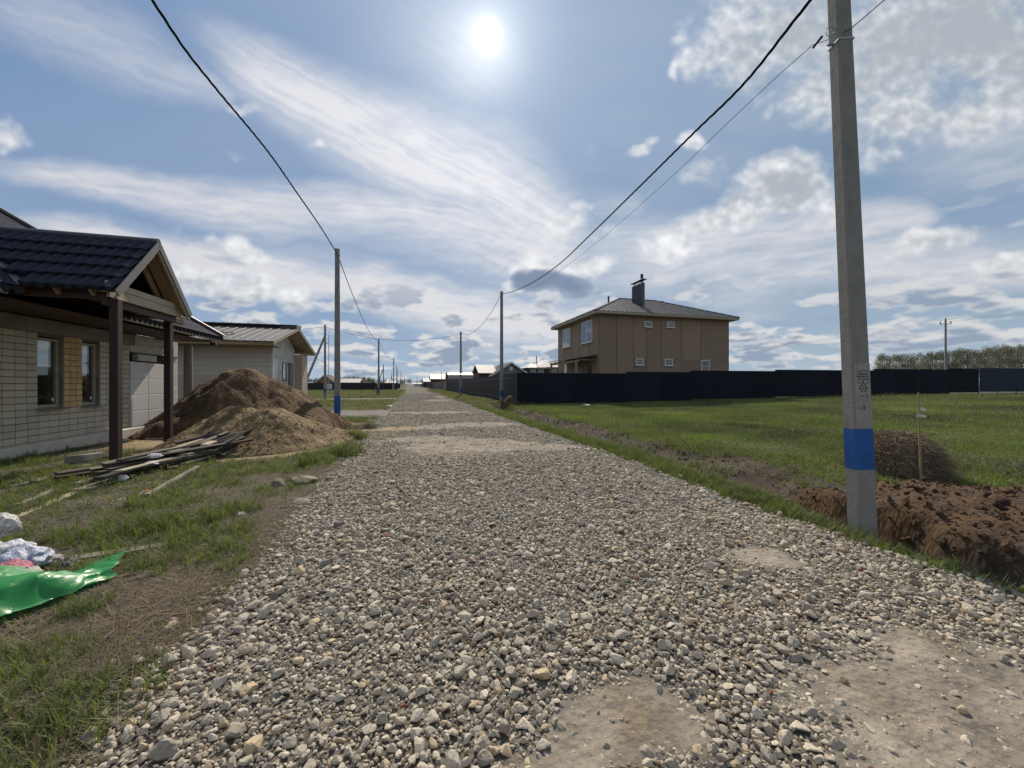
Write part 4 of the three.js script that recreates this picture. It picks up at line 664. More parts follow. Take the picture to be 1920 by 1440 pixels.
{
  const X1 = -8.2, X0 = -19.5, Z0 = -26.95, Z1 = -35.2, H = thing('beige_house', 'single storey beige house with grey ribbed metal gable roof behind the earth heap', 'house', [-13.5, 0, -31]), box = boxIn(H);
  box('plinth', M.woodRaw, X0, X1 + 0.02, 0.0, 0.62, Z0 + 0.02, Z1);
  for (let k = 0; k < 12; k++) { const y0 = 0.63 + k * 0.28, m = k < 5 ? M.sidingPink : M.sidingGrey; box('siding_board', m, X0, X1, y0, y0 + 0.275, Z0 + 0.005 * (k % 2), Z0 - 0.2); }
  box('corner_trim', M.pvc, X1 - 0.09, X1 + 0.012, 0.64, 4.0, Z0 + 0.012, Z0 - 0.16);
  box('wall', M.sidingPink, X0, X1 - 0.02, 0.62, 3.9, Z1 + 0.2, Z1); box('wall', M.sidingPink, X0, X0 + 0.2, 0.62, 3.9, Z0 - 0.21, Z1 + 0.21);
  const zc = (Z0 + Z1) / 2, peak = 5.45, recess = X1 - 0.55;
  const gable = part('gable_wall', poly([[Z0 - 0.21, 0.6], [Z1 + 1.6, 0.6], [Z1 + 1.6, 4.3], [zc, peak - 0.12], [Z0 - 0.21, 3.95]].map(([a, b]) => [a - zc, b]), 0.2, 'x'), M.whitewash, H, [recess - 0.2, 0, zc]);
  box('wall', M.sidingPink, recess - 0.2, X1, 0.62, 3.8, Z1 + 1.595, Z1 + 0.21); box('wall', M.sidingPink, X1 - 0.2, X1 + 0.0, 0.62, 3.8, Z1 + 0.2, Z1 + 0.0); box('corner_trim', M.pvc, X1 - 0.1, X1 + 0.012, 0.64, 3.7, Z1 + 0.1, Z1 - 0.012);
  // openings on the gable wall
  const opening = (z0, z1, y0, y1, name) => { const w = box(name, M.trim, recess - 0.01, recess + 0.03, y0, y1, z0, z1); part('pane', cbox(0.02, y1 - y0 - 0.14, Math.abs(z1 - z0) - 0.14, 0.002), M.paneDark, w, [recess + 0.035, (y0 + y1) / 2, (z0 + z1) / 2]); part('mullion', cbox(0.03, y1 - y0 - 0.1, 0.06, 0.004), M.plastic, w, [recess + 0.045, (y0 + y1) / 2, (z0 + z1) / 2]); };
  opening(-27.75, -28.55, 1.3, 3.2, 'window'); opening(-30.6, -31.7, 1.7, 3.05, 'window'); opening(-32.0, -33.1, 1.3, 3.1, 'window');
  box('film_sheet', M.plastic, recess + 0.003, recess + 0.012, 1.9, 3.2, -28.9, -29.7, 0.002); box('film_sheet', M.whitewash, recess + 0.003, recess + 0.014, 1.6, 3.4, -29.75, -30.55, 0.002);
  // roof: ribbed panels both sides of the ridge
  const ex = X1 + 0.55, e0 = -25.3, e1 = -34.9, ey = 4.0, rise = (peak + 0.2 - ey), len = Math.hypot(rise, zc - e0), ang = Math.atan2(rise, Math.abs(zc - e0)), n = 24, w = (ex - X0 + 0.4) / n;
  const panel = mergeGeometries([baked(cbox(w - 0.004, 0.02, len, 0.004), 0, 0, 0), baked(cbox(0.05, 0.045, len, 0.012), -w / 2 + 0.03, 0.028, 0)]);
  for (const s of [1, -1]) for (let k = 0; k < n; k++) { const o = part('roof_panel', panel, M.roofSheet, H, [ex - (k + 0.5) * w, (ey + peak + 0.2) / 2, s > 0 ? (zc + e0) / 2 : (zc + e1) / 2]); o.rotation.x = s > 0 ? ang : -ang; }
  box('ridge_cap', M.trim, X0 - 0.4, ex + 0.02, peak + 0.19, peak + 0.25, zc + 0.12, zc - 0.12);
  for (const y of [0.09, 0.2]) part('snow_guard', new THREE.CylinderGeometry(0.02, 0.02, 5.5, 8).rotateZ(Math.PI / 2), M.trim, H, [-12.6, ey + 0.30 + y, e0 - 0.55]);
  box('fascia_board', M.woodRaw, X0 - 0.3, ex - 0.06, ey - 0.22, ey - 0.02, e0 - 0.12, e0 - 0.16, 0.004, 'x'); box('soffit_board', M.woodRaw, X0 - 0.3, ex - 0.06, ey - 0.24, ey - 0.222, e0 - 0.17, Z0, 0.003, 'x');
  for (const s of [1, -1]) { const zE = s > 0 ? e0 : e1, o = part('barge_board', cbox(0.035, 0.17, len + 0.02, 0.005, 'z'), M.woodPale, H, [ex - 0.03, (ey + peak + 0.2) / 2 - 0.10, (zc + zE) / 2]); o.rotation.x = s > 0 ? ang : -ang; const q = part('soffit_board', cbox(1.05, 0.02, len - 0.1, 0.004, 'z'), M.woodPale, H, [ex - 0.6, (ey + peak + 0.2) / 2 - 0.12, (zc + zE) / 2]); q.rotation.x = s > 0 ? ang : -ang; }
}
// ---------------------------------------------------------------- the two storey house in brown membrane
M.membrane = [[0.30, 0.212, 0.145], [0.28, 0.198, 0.137], [0.315, 0.223, 0.153]].map((c) => mat(c, { map: T.fold, bumpMap: T.fold, bumpScale: 0.02, roughness: 0.85 }));
M.seam = mat([0.17, 0.112, 0.075], { roughness: 0.9 });
{
  const X0 = 15.0, X1 = 27.9, Z0 = -28.6, Z1 = -37.6, G = 0.45, top = 7.4, H = thing('brown_house', 'two storey house wrapped in brown membrane with hipped metal roof behind the dark fence', 'house', [21.5, G, -33]), box = boxIn(H);
  box('plinth', M.concreteOld, X0 + 0.05, X1 - 0.05, -0.2, 0.9, Z0 - 0.05, Z1 + 0.05);
  box('wall', M.seam, X0 + 0.03, X1 - 0.03, 0.9, top, Z0 - 0.03, Z1 + 0.03);
  // sheets of membrane, seams where they lap
  const cols = [1124, 1156, 1188, 1212, 1240, 1278, 1314, 1366].map((px) => onZ(px, 640, Z0).x); cols[0] = X0; cols[7] = X1;
  for (let k = 0; k < 7; k++) { const a = cols[k], b = cols[k + 1]; for (const [y0, y1] of [[0.9, 3.55], [3.56, top]]) box('membrane_sheet', M.membrane[(k * 2 + (y0 > 1 ? 1 : 0)) % 3], a + 0.012, b - 0.012, y0, y1, Z0 + 0.012 + 0.008 * (k % 2), Z0 - 0.028, 0.004); box('batten', M.seam, b - 0.02, b + 0.02, 0.9, top, Z0 + 0.035, Z0 + 0.0, 0.004); }
  for (let k = 0; k < 5; k++) { const a = Z0 - k * 1.8, b = a - 1.8; for (const [y0, y1] of [[0.9, 3.55], [3.56, top]]) box('membrane_sheet', M.membrane[(k + (y0 > 1 ? 1 : 0)) % 3], X0 - 0.012 - 0.008 * (k % 2), X0 + 0.028, y0, y1, a - 0.012, Math.max(b, Z1) + 0.012, 0.004); box('batten', M.seam, X0 - 0.035, X0, 0.9, top, a - 0.02 - (k ? 0 : 0.03), a - 0.06 - (k ? 0 : 0.03), 0.004); }
  const win = (side, p0, p1, label) => {                             // corners as photograph pixels on the wall's plane
    const a = side === 'front' ? onZ(...p0, Z0) : onX(...p0, X0), b = side === 'front' ? onZ(...p1, Z0) : onX(...p1, X0), y0 = Math.min(a.y, b.y), y1 = Math.max(a.y, b.y);
    if (side === 'front') { const w = box('window', M.pvc, a.x, b.x, y0, y1, Z0 + 0.06, Z0 - 0.02); part('pane', cbox(b.x - a.x - 0.16, y1 - y0 - 0.16, 0.02, 0.002), M.paneDark, w, [(a.x + b.x) / 2, (y0 + y1) / 2, Z0 + 0.058]); part('glazing_bar', cbox(b.x - a.x - 0.1, 0.035, 0.02, 0.003), M.pvc, w, [(a.x + b.x) / 2, (y0 + y1) / 2, Z0 + 0.07]); part('sill', cbox(b.x - a.x + 0.1, 0.04, 0.12, 0.005), M.pvc, w, [(a.x + b.x) / 2, y0 - 0.02, Z0 + 0.09]); }
    else { const zl = Math.abs(b.z - a.z), zc = (a.z + b.z) / 2, w = box('window', M.pvc, X0 - 0.06, X0 + 0.02, y0, y1, a.z, b.z); for (const s of [-1, 1]) part('pane', cbox(0.02, y1 - y0 - 0.2, zl / 2 - 0.14, 0.002), M.paneDark, w, [X0 - 0.058, (y0 + y1) / 2, zc + s * zl / 4]); part('sill', cbox(0.14, 0.04, zl + 0.1, 0.005), M.pvc, w, [X0 - 0.1, y0 - 0.02, zc]); }
  };
  win('front', [1208, 602], [1222, 614]); win('front', [1250, 603], [1264, 615]); win('front', [1192, 672], [1206, 685]); win('front', [1246, 673], [1261, 686]); win('front', [1314, 675], [1330, 697]);
  win('side', [1056, 619], [1070, 650]); win('side', [1091, 605], [1111, 641]); win('side', [1057, 681], [1064, 702]);
  box('door', M.trim, X0 - 0.05, X0 + 0.02, 0.9, 3.0, -31.6, -32.5); box('door', M.woodBrown, X0 - 0.045, X0 + 0.02, 0.9, 3.0, -29.9, -30.7);
  // hip roof with ribs
  const o = 0.62, ex0 = X0 - o, ex1 = X1 + o, ez0 = Z0 + o, ez1 = Z1 - o, ey = 7.42, run = (ez0 - ez1) / 2, ry = ey + run * 0.45, zm = (ez0 + ez1) / 2;
  const slope = (fn, n, name) => {                                   // a slope cut into ribs: fn(u) -> [eave point, upper point]
    const t = []; for (let k = 0; k < n; k++) { const a = fn(k / n), b = fn((k + 0.82) / n), c = fn((k + 0.86) / n), d = fn((k + 0.96) / n), e = fn((k + 1) / n), up = (p) => p.map(([x, y, z]) => [x, y + 0.06, z]); const q = (p, r) => t.push([p[0], r[0], r[1]], [p[0], r[1], p[1]]); q(a, b); q(b, up(c)); q(up(c), up(d)); q(up(d), e); }
    const g = fromTris(t); g.computeVertexNormals(); const m = part(name, metreUV(g), M.roofSheet, H); m.position.set(-H.position.x, -H.position.y, -H.position.z); return m;
  };
  slope((u) => { const x = mix(ex0, ex1, u), d = Math.min(x - ex0, ex1 - x, run); return [[x, ey, ez0], [x, ey + d * 0.45, ez0 - d]]; }, 34, 'roof_slope');
  slope((u) => { const x = mix(ex1, ex0, u), d = Math.min(x - ex0, ex1 - x, run); return [[x, ey, ez1], [x, ey + d * 0.45, ez1 + d]]; }, 34, 'roof_slope');
  slope((u) => { const z = mix(ez1, ez0, u), d = Math.min(ez0 - z, z - ez1, run); return [[ex0, ey, z], [ex0 + d, ey + d * 0.45, z]]; }, 34, 'roof_slope');
  slope((u) => { const z = mix(ez0, ez1, u), d = Math.min(ez0 - z, z - ez1, run); return [[ex1, ey, z], [ex1 - d, ey + d * 0.45, z]]; }, 34, 'roof_slope');
  const capTo = (a, b) => { const v = new THREE.Vector3(...a), w = new THREE.Vector3(...b), c = part('ridge_cap', new THREE.CylinderGeometry(0.08, 0.08, v.distanceTo(w), 8), M.trim, H); c.position.copy(v).lerp(w, 0.5).sub(H.position); c.quaternion.setFromUnitVectors(new THREE.Vector3(0, 1, 0), w.sub(v).normalize()); };
  capTo([ex0 + run, ry, zm], [ex1 - run, ry, zm]); capTo([ex0, ey, ez0], [ex0 + run, ry, zm]); capTo([ex1, ey, ez0], [ex1 - run, ry, zm]);
  box('soffit', M.woodPale, ex0 + 0.05, ex1 - 0.05, ey - 0.22, ey - 0.19, ez0 - 0.05, ez1 + 0.05, 0.004, 'x');
  box('fascia_board', M.woodPale, ex0 + 0.02, ex1 - 0.02, ey - 0.2, ey - 0.02, ez0 - 0.02, ez0 - 0.06, 0.004, 'x'); box('fascia_board', M.woodPale, ex0 + 0.02, ex0 + 0.06, ey - 0.2, ey - 0.02, ez0 - 0.07, ez1 + 0.02, 0.004, 'z');
  // chimney in ribbed sheet, with a cap and a flue
  const ch = box('chimney', mat([0.085, 0.09, 0.10], { roughness: 0.5, metalness: 0.3 }), 20.0, 20.28, 8.2, 10.55, -30.1, -31.75, 0.01); const cp = (n, g, p, m = M.trim) => part(n, g, m, ch, p);
  for (let k = 0; k < 7; k++) cp('rib', cbox(0.03, 2.3, 0.05, 0.005), [19.985, 9.37, -30.3 - k * 0.2]);
  cp('chimney_cap', cbox(0.5, 0.05, 2.0, 0.01), [20.14, 10.82, -30.92]); cp('cap_leg', cbox(0.05, 0.26, 0.05), [20.1, 10.68, -30.3]); cp('cap_leg', cbox(0.05, 0.26, 0.05), [20.1, 10.68, -31.5]); cp('flue', new THREE.CylinderGeometry(0.13, 0.13, 0.7, 14), [20.14, 11.0, -30.35]);
  const v1 = onZ(1141, 566, -34); part('vent_pipe', new THREE.CylinderGeometry(0.09, 0.09, 1.6, 10), M.trim, H, [v1.x, 9.3, -34]); const v2 = onZ(1242, 564, -34.5); part('vent_pipe', new THREE.CylinderGeometry(0.11, 0.11, 1.0, 10), M.trim, H, [v2.x, 9.6, -34.5]);
  // porch canopy on the road side
  const can = part('porch_canopy', cbox(1.9, 0.07, 6.6, 0.01), M.roofSheet, H, [X0 - 0.95, 3.78, -32.2]); can.rotation.z = 0.16;
  const cpart = (n, x0, x1, y0, y1, z0, z1, m = M.woodRaw) => part(n, cbox(Math.abs(x1 - x0), y1 - y0, Math.abs(z1 - z0), 0.006), m, H, [(x0 + x1) / 2, (y0 + y1) / 2, (z0 + z1) / 2]);
  cpart('canopy_beam', X0 - 1.75, X0 - 1.6, 3.3, 3.46, -29.0, -35.3); for (const z of [-29.3, -32.2, -35.1]) cpart('canopy_post', X0 - 1.75, X0 - 1.6, 0.4, 3.29, z, z - 0.14); cpart('porch_floor', X0 - 1.9, X0 - 0.05, 0.3, 0.85, -28.9, -35.5, M.concreteOld); for (let k = 0; k < 6; k++) cpart('canopy_rafter', X0 - 1.8, X0 - 0.05, 3.47, 3.55, -29.2 - k * 1.2, -29.26 - k * 1.2);
}
// ---------------------------------------------------------------- houses further along
function gableHouse(name, label, x0, x1, z0, z1, eave, peak, ridge, wallM, roofM, y = 0, extra) {      // ridge: 'x' or 'z'
  const H = thing(name, label, 'house', [(x0 + x1) / 2, y, (z0 + z1) / 2], 'houses further along the road'), box = boxIn(H), o = 0.45;
  const alongX = ridge === 'x', c = alongX ? (z0 + z1) / 2 : (x0 + x1) / 2, half = alongX ? (z0 - z1) / 2 : (x1 - x0) / 2;
  const prof = [[-half, -0.3], [half, -0.3], [half, eave - y], [0, peak - y - 0.1], [-half, eave - y]];
  part('wall', poly(prof, alongX ? x1 - x0 : z0 - z1, alongX ? 'x' : 'z'), wallM, H, alongX ? [x0, y, c] : [c, y, z1]);
  const rise = peak - eave, k = rise / half, len = Math.hypot(half + o, rise + o * k), ang = Math.atan2(rise, half);
  for (const s of [1, -1]) {
    const g = alongX ? cbox(x1 - x0 + 2 * o, 0.09, len, 0.01) : cbox(len, 0.09, z0 - z1 + 2 * o, 0.01), mid = (half + o) / 2, yy = peak - mid * k + 0.03;
    const m = part('roof_slope', g, roofM, H, alongX ? [(x0 + x1) / 2, yy, c + s * mid] : [c + s * mid, yy, (z0 + z1) / 2]); if (alongX) m.rotation.x = s * ang; else m.rotation.z = -s * ang;
    const n = Math.round((alongX ? x1 - x0 : z0 - z1) / 0.8); if (n < 30) for (let i = 0; i <= n; i++) { const t = (i / n - 0.5) * ((alongX ? x1 - x0 : z0 - z1) + 0.7), q = part('roof_rib', alongX ? cbox(0.06, 0.05, len, 0.01) : cbox(len, 0.05, 0.06, 0.01), roofM, m); q.position.set(alongX ? t : 0, 0.06, alongX ? 0 : t); }
    const e = part('barge_board', alongX ? cbox(0.05, 0.2, len, 0.01) : cbox(len, 0.2, 0.05, 0.01), M.pvc, H, alongX ? [x1 + o + 0.03, yy - 0.06, c + s * mid] : [c + s * mid, yy - 0.06, z0 + o + 0.03]); if (alongX) e.rotation.x = s * ang; else e.rotation.z = -s * ang;
  }
  if (extra) extra(H, box);
  return H;
}
const wallGrey = mat([0.20, 0.22, 0.24], { map: T.blotch }), wallBrown = mat([0.075, 0.055, 0.05], { map: T.blotch }), wallTan = mat([0.30, 0.19, 0.10], { map: T.blotch }), brickRed = mat([0.14, 0.07, 0.05], { map: T.blotch });
const frontWindow = (H, x, y, z, w, h) => { const f = part('window', cbox(w, h, 0.08, 0.01), M.pvc, H, [x, y, z]); part('pane', cbox(w - 0.2, h - 0.2, 0.03, 0.004), M.paneDark, f, [x, y, z + 0.04]); };
{ const a = onZ(922, 700, -62), b = onZ(993, 700, -62), p = onZ(958, 680, -62); gableHouse('grey_house', 'grey gabled house standing just behind the dark fence', a.x, b.x, -62, -70, 3.0, p.y, 'z', wallGrey, M.roofSheet, 0, (H, box) => { part('gable_vent', new THREE.CylinderGeometry(0.35, 0.35, 0.1, 18).rotateX(Math.PI / 2), M.pvc, H, [p.x, 4.1, -61.95]); const c = onZ(893, 690, -66); const wing = boxIn(H); wing('wing_wall', brickRed, c.x, a.x - 0.05, -0.2, 3.3, -63.5, -69); const w = part('wing_roof', cbox(a.x - c.x + 1.4, 0.1, 3.8, 0.01), M.roofBright, H, [(a.x + c.x) / 2 + 0.5, 4.05, -64.6]); w.rotation.x = 0.42; for (let k = 0; k < 12; k++) { const q = part('roof_rib', cbox(0.06, 0.05, 3.8, 0.01), M.roofBright, w); q.position.set((k / 11 - 0.5) * (a.x - c.x + 1.3), 0.07, 0); } const w2 = part('wing_roof', cbox(a.x - c.x + 1.4, 0.1, 3.8, 0.01), M.roofBright, H, [(a.x + c.x) / 2 + 0.5, 4.05, -68.05]); w2.rotation.x = -0.42; }); }
{ // dark brown house with two hipped roofs
  const Z = -72, a = onZ(992, 700, Z), b = onZ(1062, 700, Z), H = thing('brown_cottage', 'dark brown house with shining hipped metal roofs beside the grey house', 'house', [(a.x + b.x) / 2, 0, Z - 4], 'houses further along the road'), box = boxIn(H), top = 4.7, xm = onZ(1012, 690, Z).x;
  box('wall', wallBrown, a.x, b.x, -0.2, top, Z, Z - 8); for (const px of [1000, 1039, 1014]) { const w = onZ(px, 695, Z); frontWindow(H, w.x, 3.6, Z + 0.03, 1.1, 1.6); }
  const hip = (x0, x1, z0, z1, y, k) => { const run = Math.min((z0 - z1) / 2, (x1 - x0) / 2), zc = (z0 + z1) / 2, A = [x0, y, z0], B = [x1, y, z0], C = [x1, y, z1], D = [x0, y, z1], P = [x0 + run, y + run * k, zc], Q = [x1 - run + 0.01, y + run * k, zc]; const g = mergeGeometries([quads([[A, B, Q, P], [C, D, P, Q]]), fromTris([[B, C, Q], [D, A, P]])]); const m = part('roof', metreUV(g), M.roofBright, H); m.position.set(-H.position.x, 0, -H.position.z); };
  hip(a.x - 0.5, xm + 1.2, Z + 0.6, Z - 7, top, 0.55); hip(xm - 0.8, b.x + 0.5, Z + 0.3, Z - 8.6, top + 0.15, 0.5); part('flue', new THREE.CylinderGeometry(0.09, 0.09, 2.6, 8), M.trim, H, [onZ(1006, 680, Z - 3).x, 6.0, Z - 3]); box('fascia', M.fascia, a.x - 0.5, b.x + 0.5, top - 0.22, top - 0.01, Z + 0.55, Z + 0.5);
}
{ // long low shed with an arched metal roof
  const Z = -78, a = onZ(840, 705, Z), b = onZ(948, 705, Z), H = thing('arched_shed', 'long low shed with a shining arched metal roof behind the dark fence', 'shed', [(a.x + b.x) / 2, 0, Z - 3], 'houses further along the road'), L = b.x - a.x, hw = 3.2, wallH = 2.6, N = 20, t = [];
  const pt = (i, x) => { const q = Math.PI * (i / N); return [x, wallH + 1.35 * Math.sin(q), Z - 3 + hw * Math.cos(q)]; }; const M2 = 14;
  for (let j = 0; j < M2; j++) for (let i = 0; i < N; i++) { const x0 = a.x + L * j / M2, x1 = a.x + L * (j + 1) / M2; const A = pt(i, x0), B = pt(i, x1), C = pt(i + 1, x1), D = pt(i + 1, x0); t.push([A, B, C], [A, C, D]); }
  const g = mergeVertices(fromTris(t).deleteAttribute('normal')); g.computeVertexNormals(); const o = part('arched_roof', g, mat([0.26, 0.23, 0.20], { roughness: 0.2, metalness: 0.75 }), H); o.position.set(-H.position.x, 0, -H.position.z);
  part('end_wall', poly([[-hw, -0.2], [hw, -0.2], ...[...Array(13).keys()].map((i) => [hw * Math.cos(Math.PI * i / 12), wallH + 1.3 * Math.sin(Math.PI * i / 12)])], 0.15, 'x'), wallBrown, H, [a.x + 0.1, 0, Z - 3]); boxIn(H)('wall', wallTan, a.x + 0.3, b.x, -0.2, wallH, Z + 0.1, Z + 0.0);
}
{ const a = onZ(809, 712, -125), b = onZ(838, 712, -125); gableHouse('dark_roof_house', 'house with a plain dark grey roof further down the road', a.x, b.x, -125, -132, 3.2, 4.6, 'x', brickRed, M.roofSheet); const c = onZ(795, 712, -175), d = onZ(809, 712, -175); gableHouse('white_roof_house', 'small house with a white shining roof far down the road', c.x, d.x, -175, -183, 2.6, 4.2, 'x', wallBrown, M.roofBright); const e = onZ(776, 720, -230), f = onZ(790, 720, -230); gableHouse('white_shed', 'low white shed far down the road by the fences', e.x, f.x, -230, -236, 1.6, 2.2, 'x', M.pvc, M.roofBright); }
{ const a = onZ(593, 715, -120), b = onZ(626, 715, -120); gableHouse('timber_house', 'bare timber gabled house rising behind the black fence', a.x, b.x, -120, -128, 2.2, 4.2, 'z', wallTan, mat([0.33, 0.22, 0.12], { map: T.grain })); const c = onZ(638, 715, -130), d = onZ(672, 715, -130); gableHouse('pale_roof_house', 'house with a pale low roof behind the black fence', c.x, d.x, -130, -140, 2.0, 3.2, 'x', wallGrey, M.roofBright); const e = onZ(726, 718, -170), f = onZ(741, 718, -170); gableHouse('pale_shed', 'pale low shed beyond the end of the black fence', e.x, f.x, -170, -178, 1.9, 2.9, 'x', M.sidingGrey, M.roofBright); }
// ---------------------------------------------------------------- fences of profiled sheet
M.navy = [[0.0125, 0.0165, 0.024], [0.014, 0.0185, 0.0265], [0.011, 0.015, 0.022]].map((c) => mat(c, { roughness: 0.7, specularIntensity: 0.25 }));
M.slate = mat([0.028, 0.042, 0.062], { roughness: 0.6, specularIntensity: 0.3 }); M.greyFence = mat([0.10, 0.105, 0.11], { roughness: 0.5, map: T.blotch }); M.tanFence = mat([0.23, 0.19, 0.14], { roughness: 0.6, map: T.blotch }); M.blackFence = mat([0.010, 0.0115, 0.016], { roughness: 0.6 });
const sheetCache = new Map();
function profiled(w, h) {                                           // one sheet, ribs upright, x across, centred at the bottom
  const key = w.toFixed(2) + '_' + h.toFixed(2); if (sheetCache.has(key)) return sheetCache.get(key);
  const n = Math.max(2, Math.round(w / 0.2)), p = [], t = []; for (let i = 0; i < n; i++) for (const [u, d] of [[0, 0], [0.5, 0], [0.6, 0.02], [0.9, 0.02]]) p.push([-w / 2 + w * (i + u) / n, d]); p.push([w / 2, 0]);
  for (let i = 0; i + 1 < p.length; i++) { const [x0, d0] = p[i], [x1, d1] = p[i + 1]; t.push([[x0, 0, d0], [x1, 0, d1], [x1, h, d1]], [[x0, 0, d0], [x1, h, d1], [x0, h, d0]]); }
  const g = metreUV(fromTris(t)); sheetCache.set(key, g); return g;
}
function fence(name, label, runs, tones, group) {                   // runs: [[x0, z0, x1, z1, bottom, top], ...] each a level run; sheets about 2.4 m wide
  const F = thing(name, label, 'fence', [runs[0][0], 0, runs[0][1]], group); let n = 0;
  for (const [x0, z0, x1, z1, y0, y1] of runs) {
    const len = Math.hypot(x1 - x0, z1 - z0), k = Math.max(1, Math.round(len / 2.4)), turn = Math.atan2(-(z1 - z0), x1 - x0);
    for (let i = 0; i < k; i++) { const t = (i + 0.5) / k, o = part('sheet', profiled(len / k, y1 - y0), tones[n++ % tones.length], F, [mix(x0, x1, t), y0, mix(z0, z1, t)]); o.rotation.y = turn;
      const q = i / k, px = mix(x0, x1, q), pz = mix(z0, z1, q), g = lieOf(px, pz); part('post', cbox(0.06, y1 - g + 0.2, 0.06, 0.005), M.trim, F, [px + 0.05 * Math.sin(turn), (y1 + g - 0.24) / 2, pz - 0.06 * Math.cos(turn)]); }
    for (const y of [y0 + 0.35, y1 - 0.35]) { const r = part('rail', cbox(len, 0.04, 0.04, 0.004), M.trim, F, [(x0 + x1) / 2 - 0.035 * Math.sin(turn), y, (z0 + z1) / 2 - 0.035 * Math.cos(turn)]); r.rotation.y = turn; }
  }
  return F;
}
{
  const A = [7.24, -26.1], B = [50.8, -23.2], at = (px) => { const c = cxOf(px), s = (k) => { const x = A[0] + k * (B[0] - A[0]), z = A[1] + k * (B[1] - A[1]); return (CA * x + SA * z) / (SA * x - CA * z); }; let lo = 0, hi = 1; for (let i = 0; i < 40; i++) { const m = (lo + hi) / 2; if (s(m) < c) lo = m; else hi = m; } return lo; };
  const steps = [[968, 699], [1175, 697], [1295, 694.5], [1455, 693], [1640, 691.5], [1780, 690.5], [1835, 690]], runs = [];
  for (let i = 0; i + 1 < steps.length; i++) { const k0 = i ? at(steps[i][0]) : 0, k1 = at(steps[i + 1][0]), x0 = mix(A[0], B[0], k0), x1 = mix(A[0], B[0], k1), z0 = mix(A[1], B[1], k0), z1 = mix(A[1], B[1], k1), d = SA * x0 - CA * z0, top = EYE + (720 - steps[i][1]) / FOCAL * d; runs.push([x0, z0, x1, z1, top - 2.2, top]); }
  fence('navy_fence', 'dark navy profiled sheet fence stepping up along the meadow', runs, M.navy);
  fence('slate_fence', 'slate blue profiled sheet fence joining the end of the navy fence', [[B[0] + 0.02, B[1], 60, -22.4, 0.78, 2.98], [60, -22.4, 72, -21.4, 0.9, 3.05]], [M.slate]);
  const side = []; for (let i = 0; i < 6; i++) side.push([7.24, -26.12 - i * 8.4, 7.24, -26.12 - (i + 1) * 8.4 + 0.02, 0.10 + 0.05 * (i % 2), 2.28 - 0.06 * (i % 3)]);
  fence('charcoal_fence', 'dark profiled sheet fence running along the right of the road', side, [mat([0.017, 0.017, 0.018], { roughness: 0.5, specularIntensity: 0.5 }), mat([0.020, 0.020, 0.021], { roughness: 0.5, specularIntensity: 0.5 })]);
  fence('tan_fence', 'tan sheet fence with gate further along the right of the road', [[7.1, -76.6, 7.1, -88, 0.1, 2.1]], [M.tanFence]);
  fence('grey_fence', 'dark grey sheet fence beyond the tan fence along the road', [[7.0, -88.1, 7.0, -124, 0.1, 2.0]], [M.greyFence]);
  fence('grey_fence', 'pale grey sheet fence far down the right side of the road', [[6.9, -124.2, 6.9, -240, 0.1, 1.9]], [M.slate]);
  fence('black_fence', 'black sheet fence across the far plots left of the road', [[-44, -88, -3.6, -88, 0.05, 1.75]], [M.blackFence]);
  fence('black_fence', 'black sheet fence running away along the left of the road', [[-3.5, -88.1, -3.5, -150, 0.05, 1.75]], [M.blackFence]);
  const w = onZ(618, 725, -87.9); single('notice_board', cbox(1.0, 1.1, 0.05, 0.01), M.plastic, 'pale notice board fixed to the black fence', 'board', [w.x, 1.0, -87.85]);
}
// ---------------------------------------------------------------- concrete poles
M.pole = mat([0.265, 0.26, 0.24], { map: T.concrete, bumpMap: T.concrete, bumpScale: 0.008, roughness: 0.95 });
M.blue = mat([0.004, 0.095, 0.37], { roughness: 0.55, map: T.speck });
M.steel = mat([0.34, 0.35, 0.36], { roughness: 0.4, metalness: 0.8 });
M.black = mat([0.014, 0.014, 0.016], { roughness: 0.9, specularIntensity: 0.1 });
M.wire = mat([0.04, 0.04, 0.045], { roughness: 0.9, specularIntensity: 0.15 });
function shaft(h, y0, y1, grow = 0) {                               // slice y0..y1 of a tapered pole of height h, chamfered square section
  const s = (y) => { const k = y / h, a = mix(0.120, 0.085, k) + grow, b = mix(0.098, 0.080, k) + grow, c = 0.022; return [[a, b - c], [a - c, b], [-a + c, b], [-a, b - c], [-a, -b + c], [-a + c, -b], [a - c, -b], [a, -b + c]].map(([x, z]) => [x, y, z]); };
  const A = s(y0), B = s(y1), t = []; for (let i = 0; i < 8; i++) { const j = (i + 1) % 8; t.push([A[i], A[j], B[j]].reverse(), [A[i], B[j], B[i]].reverse()); } for (let i = 1; i < 7; i++) { t.push([B[0], B[i], B[i + 1]].reverse()); t.push([A[0], A[i + 1], A[i]].reverse()); }
  return metreUV(fromTris(t));
}
const poleTops = {};
function pole(key, label, px, top, d, o = {}) {
  const c = atDepth(px, 720, d), h = o.h ?? EYE + (720 - top) / FOCAL * d, P = thing('utility_pole', label, 'utility pole', [c.x, lieOf(c.x, c.z), c.z], 'concrete poles along the road'), s = o.scale ?? 1;
  const sh = part('shaft', shaft(h, -0.5, h), M.pole, P); sh.scale.set(s, 1, s);
  if (o.band !== false) { const b0 = o.band?.[0] ?? 0.62, b1 = o.band?.[1] ?? 1.03; const b = part('blue_band', shaft(h, b0, b1, 0.003), M.blue, P); b.scale.set(s, 1, s); }
  part('bracket', mergeGeometries([baked(cbox(0.2 * s, 0.05, 0.2 * s, 0.006), 0, h - 0.22, 0), baked(cbox(0.03, 0.03, 0.16, 0.004), 0, h - 0.2, 0.16)]), M.steel, P);
  P.rotation.set(o.tiltX ?? 0, o.turn ?? 0.12, o.tiltZ ?? 0);
  P.updateMatrixWorld(true); poleTops[key] = P.localToWorld(new THREE.Vector3(0, h - 0.2, 0)); return P;
}
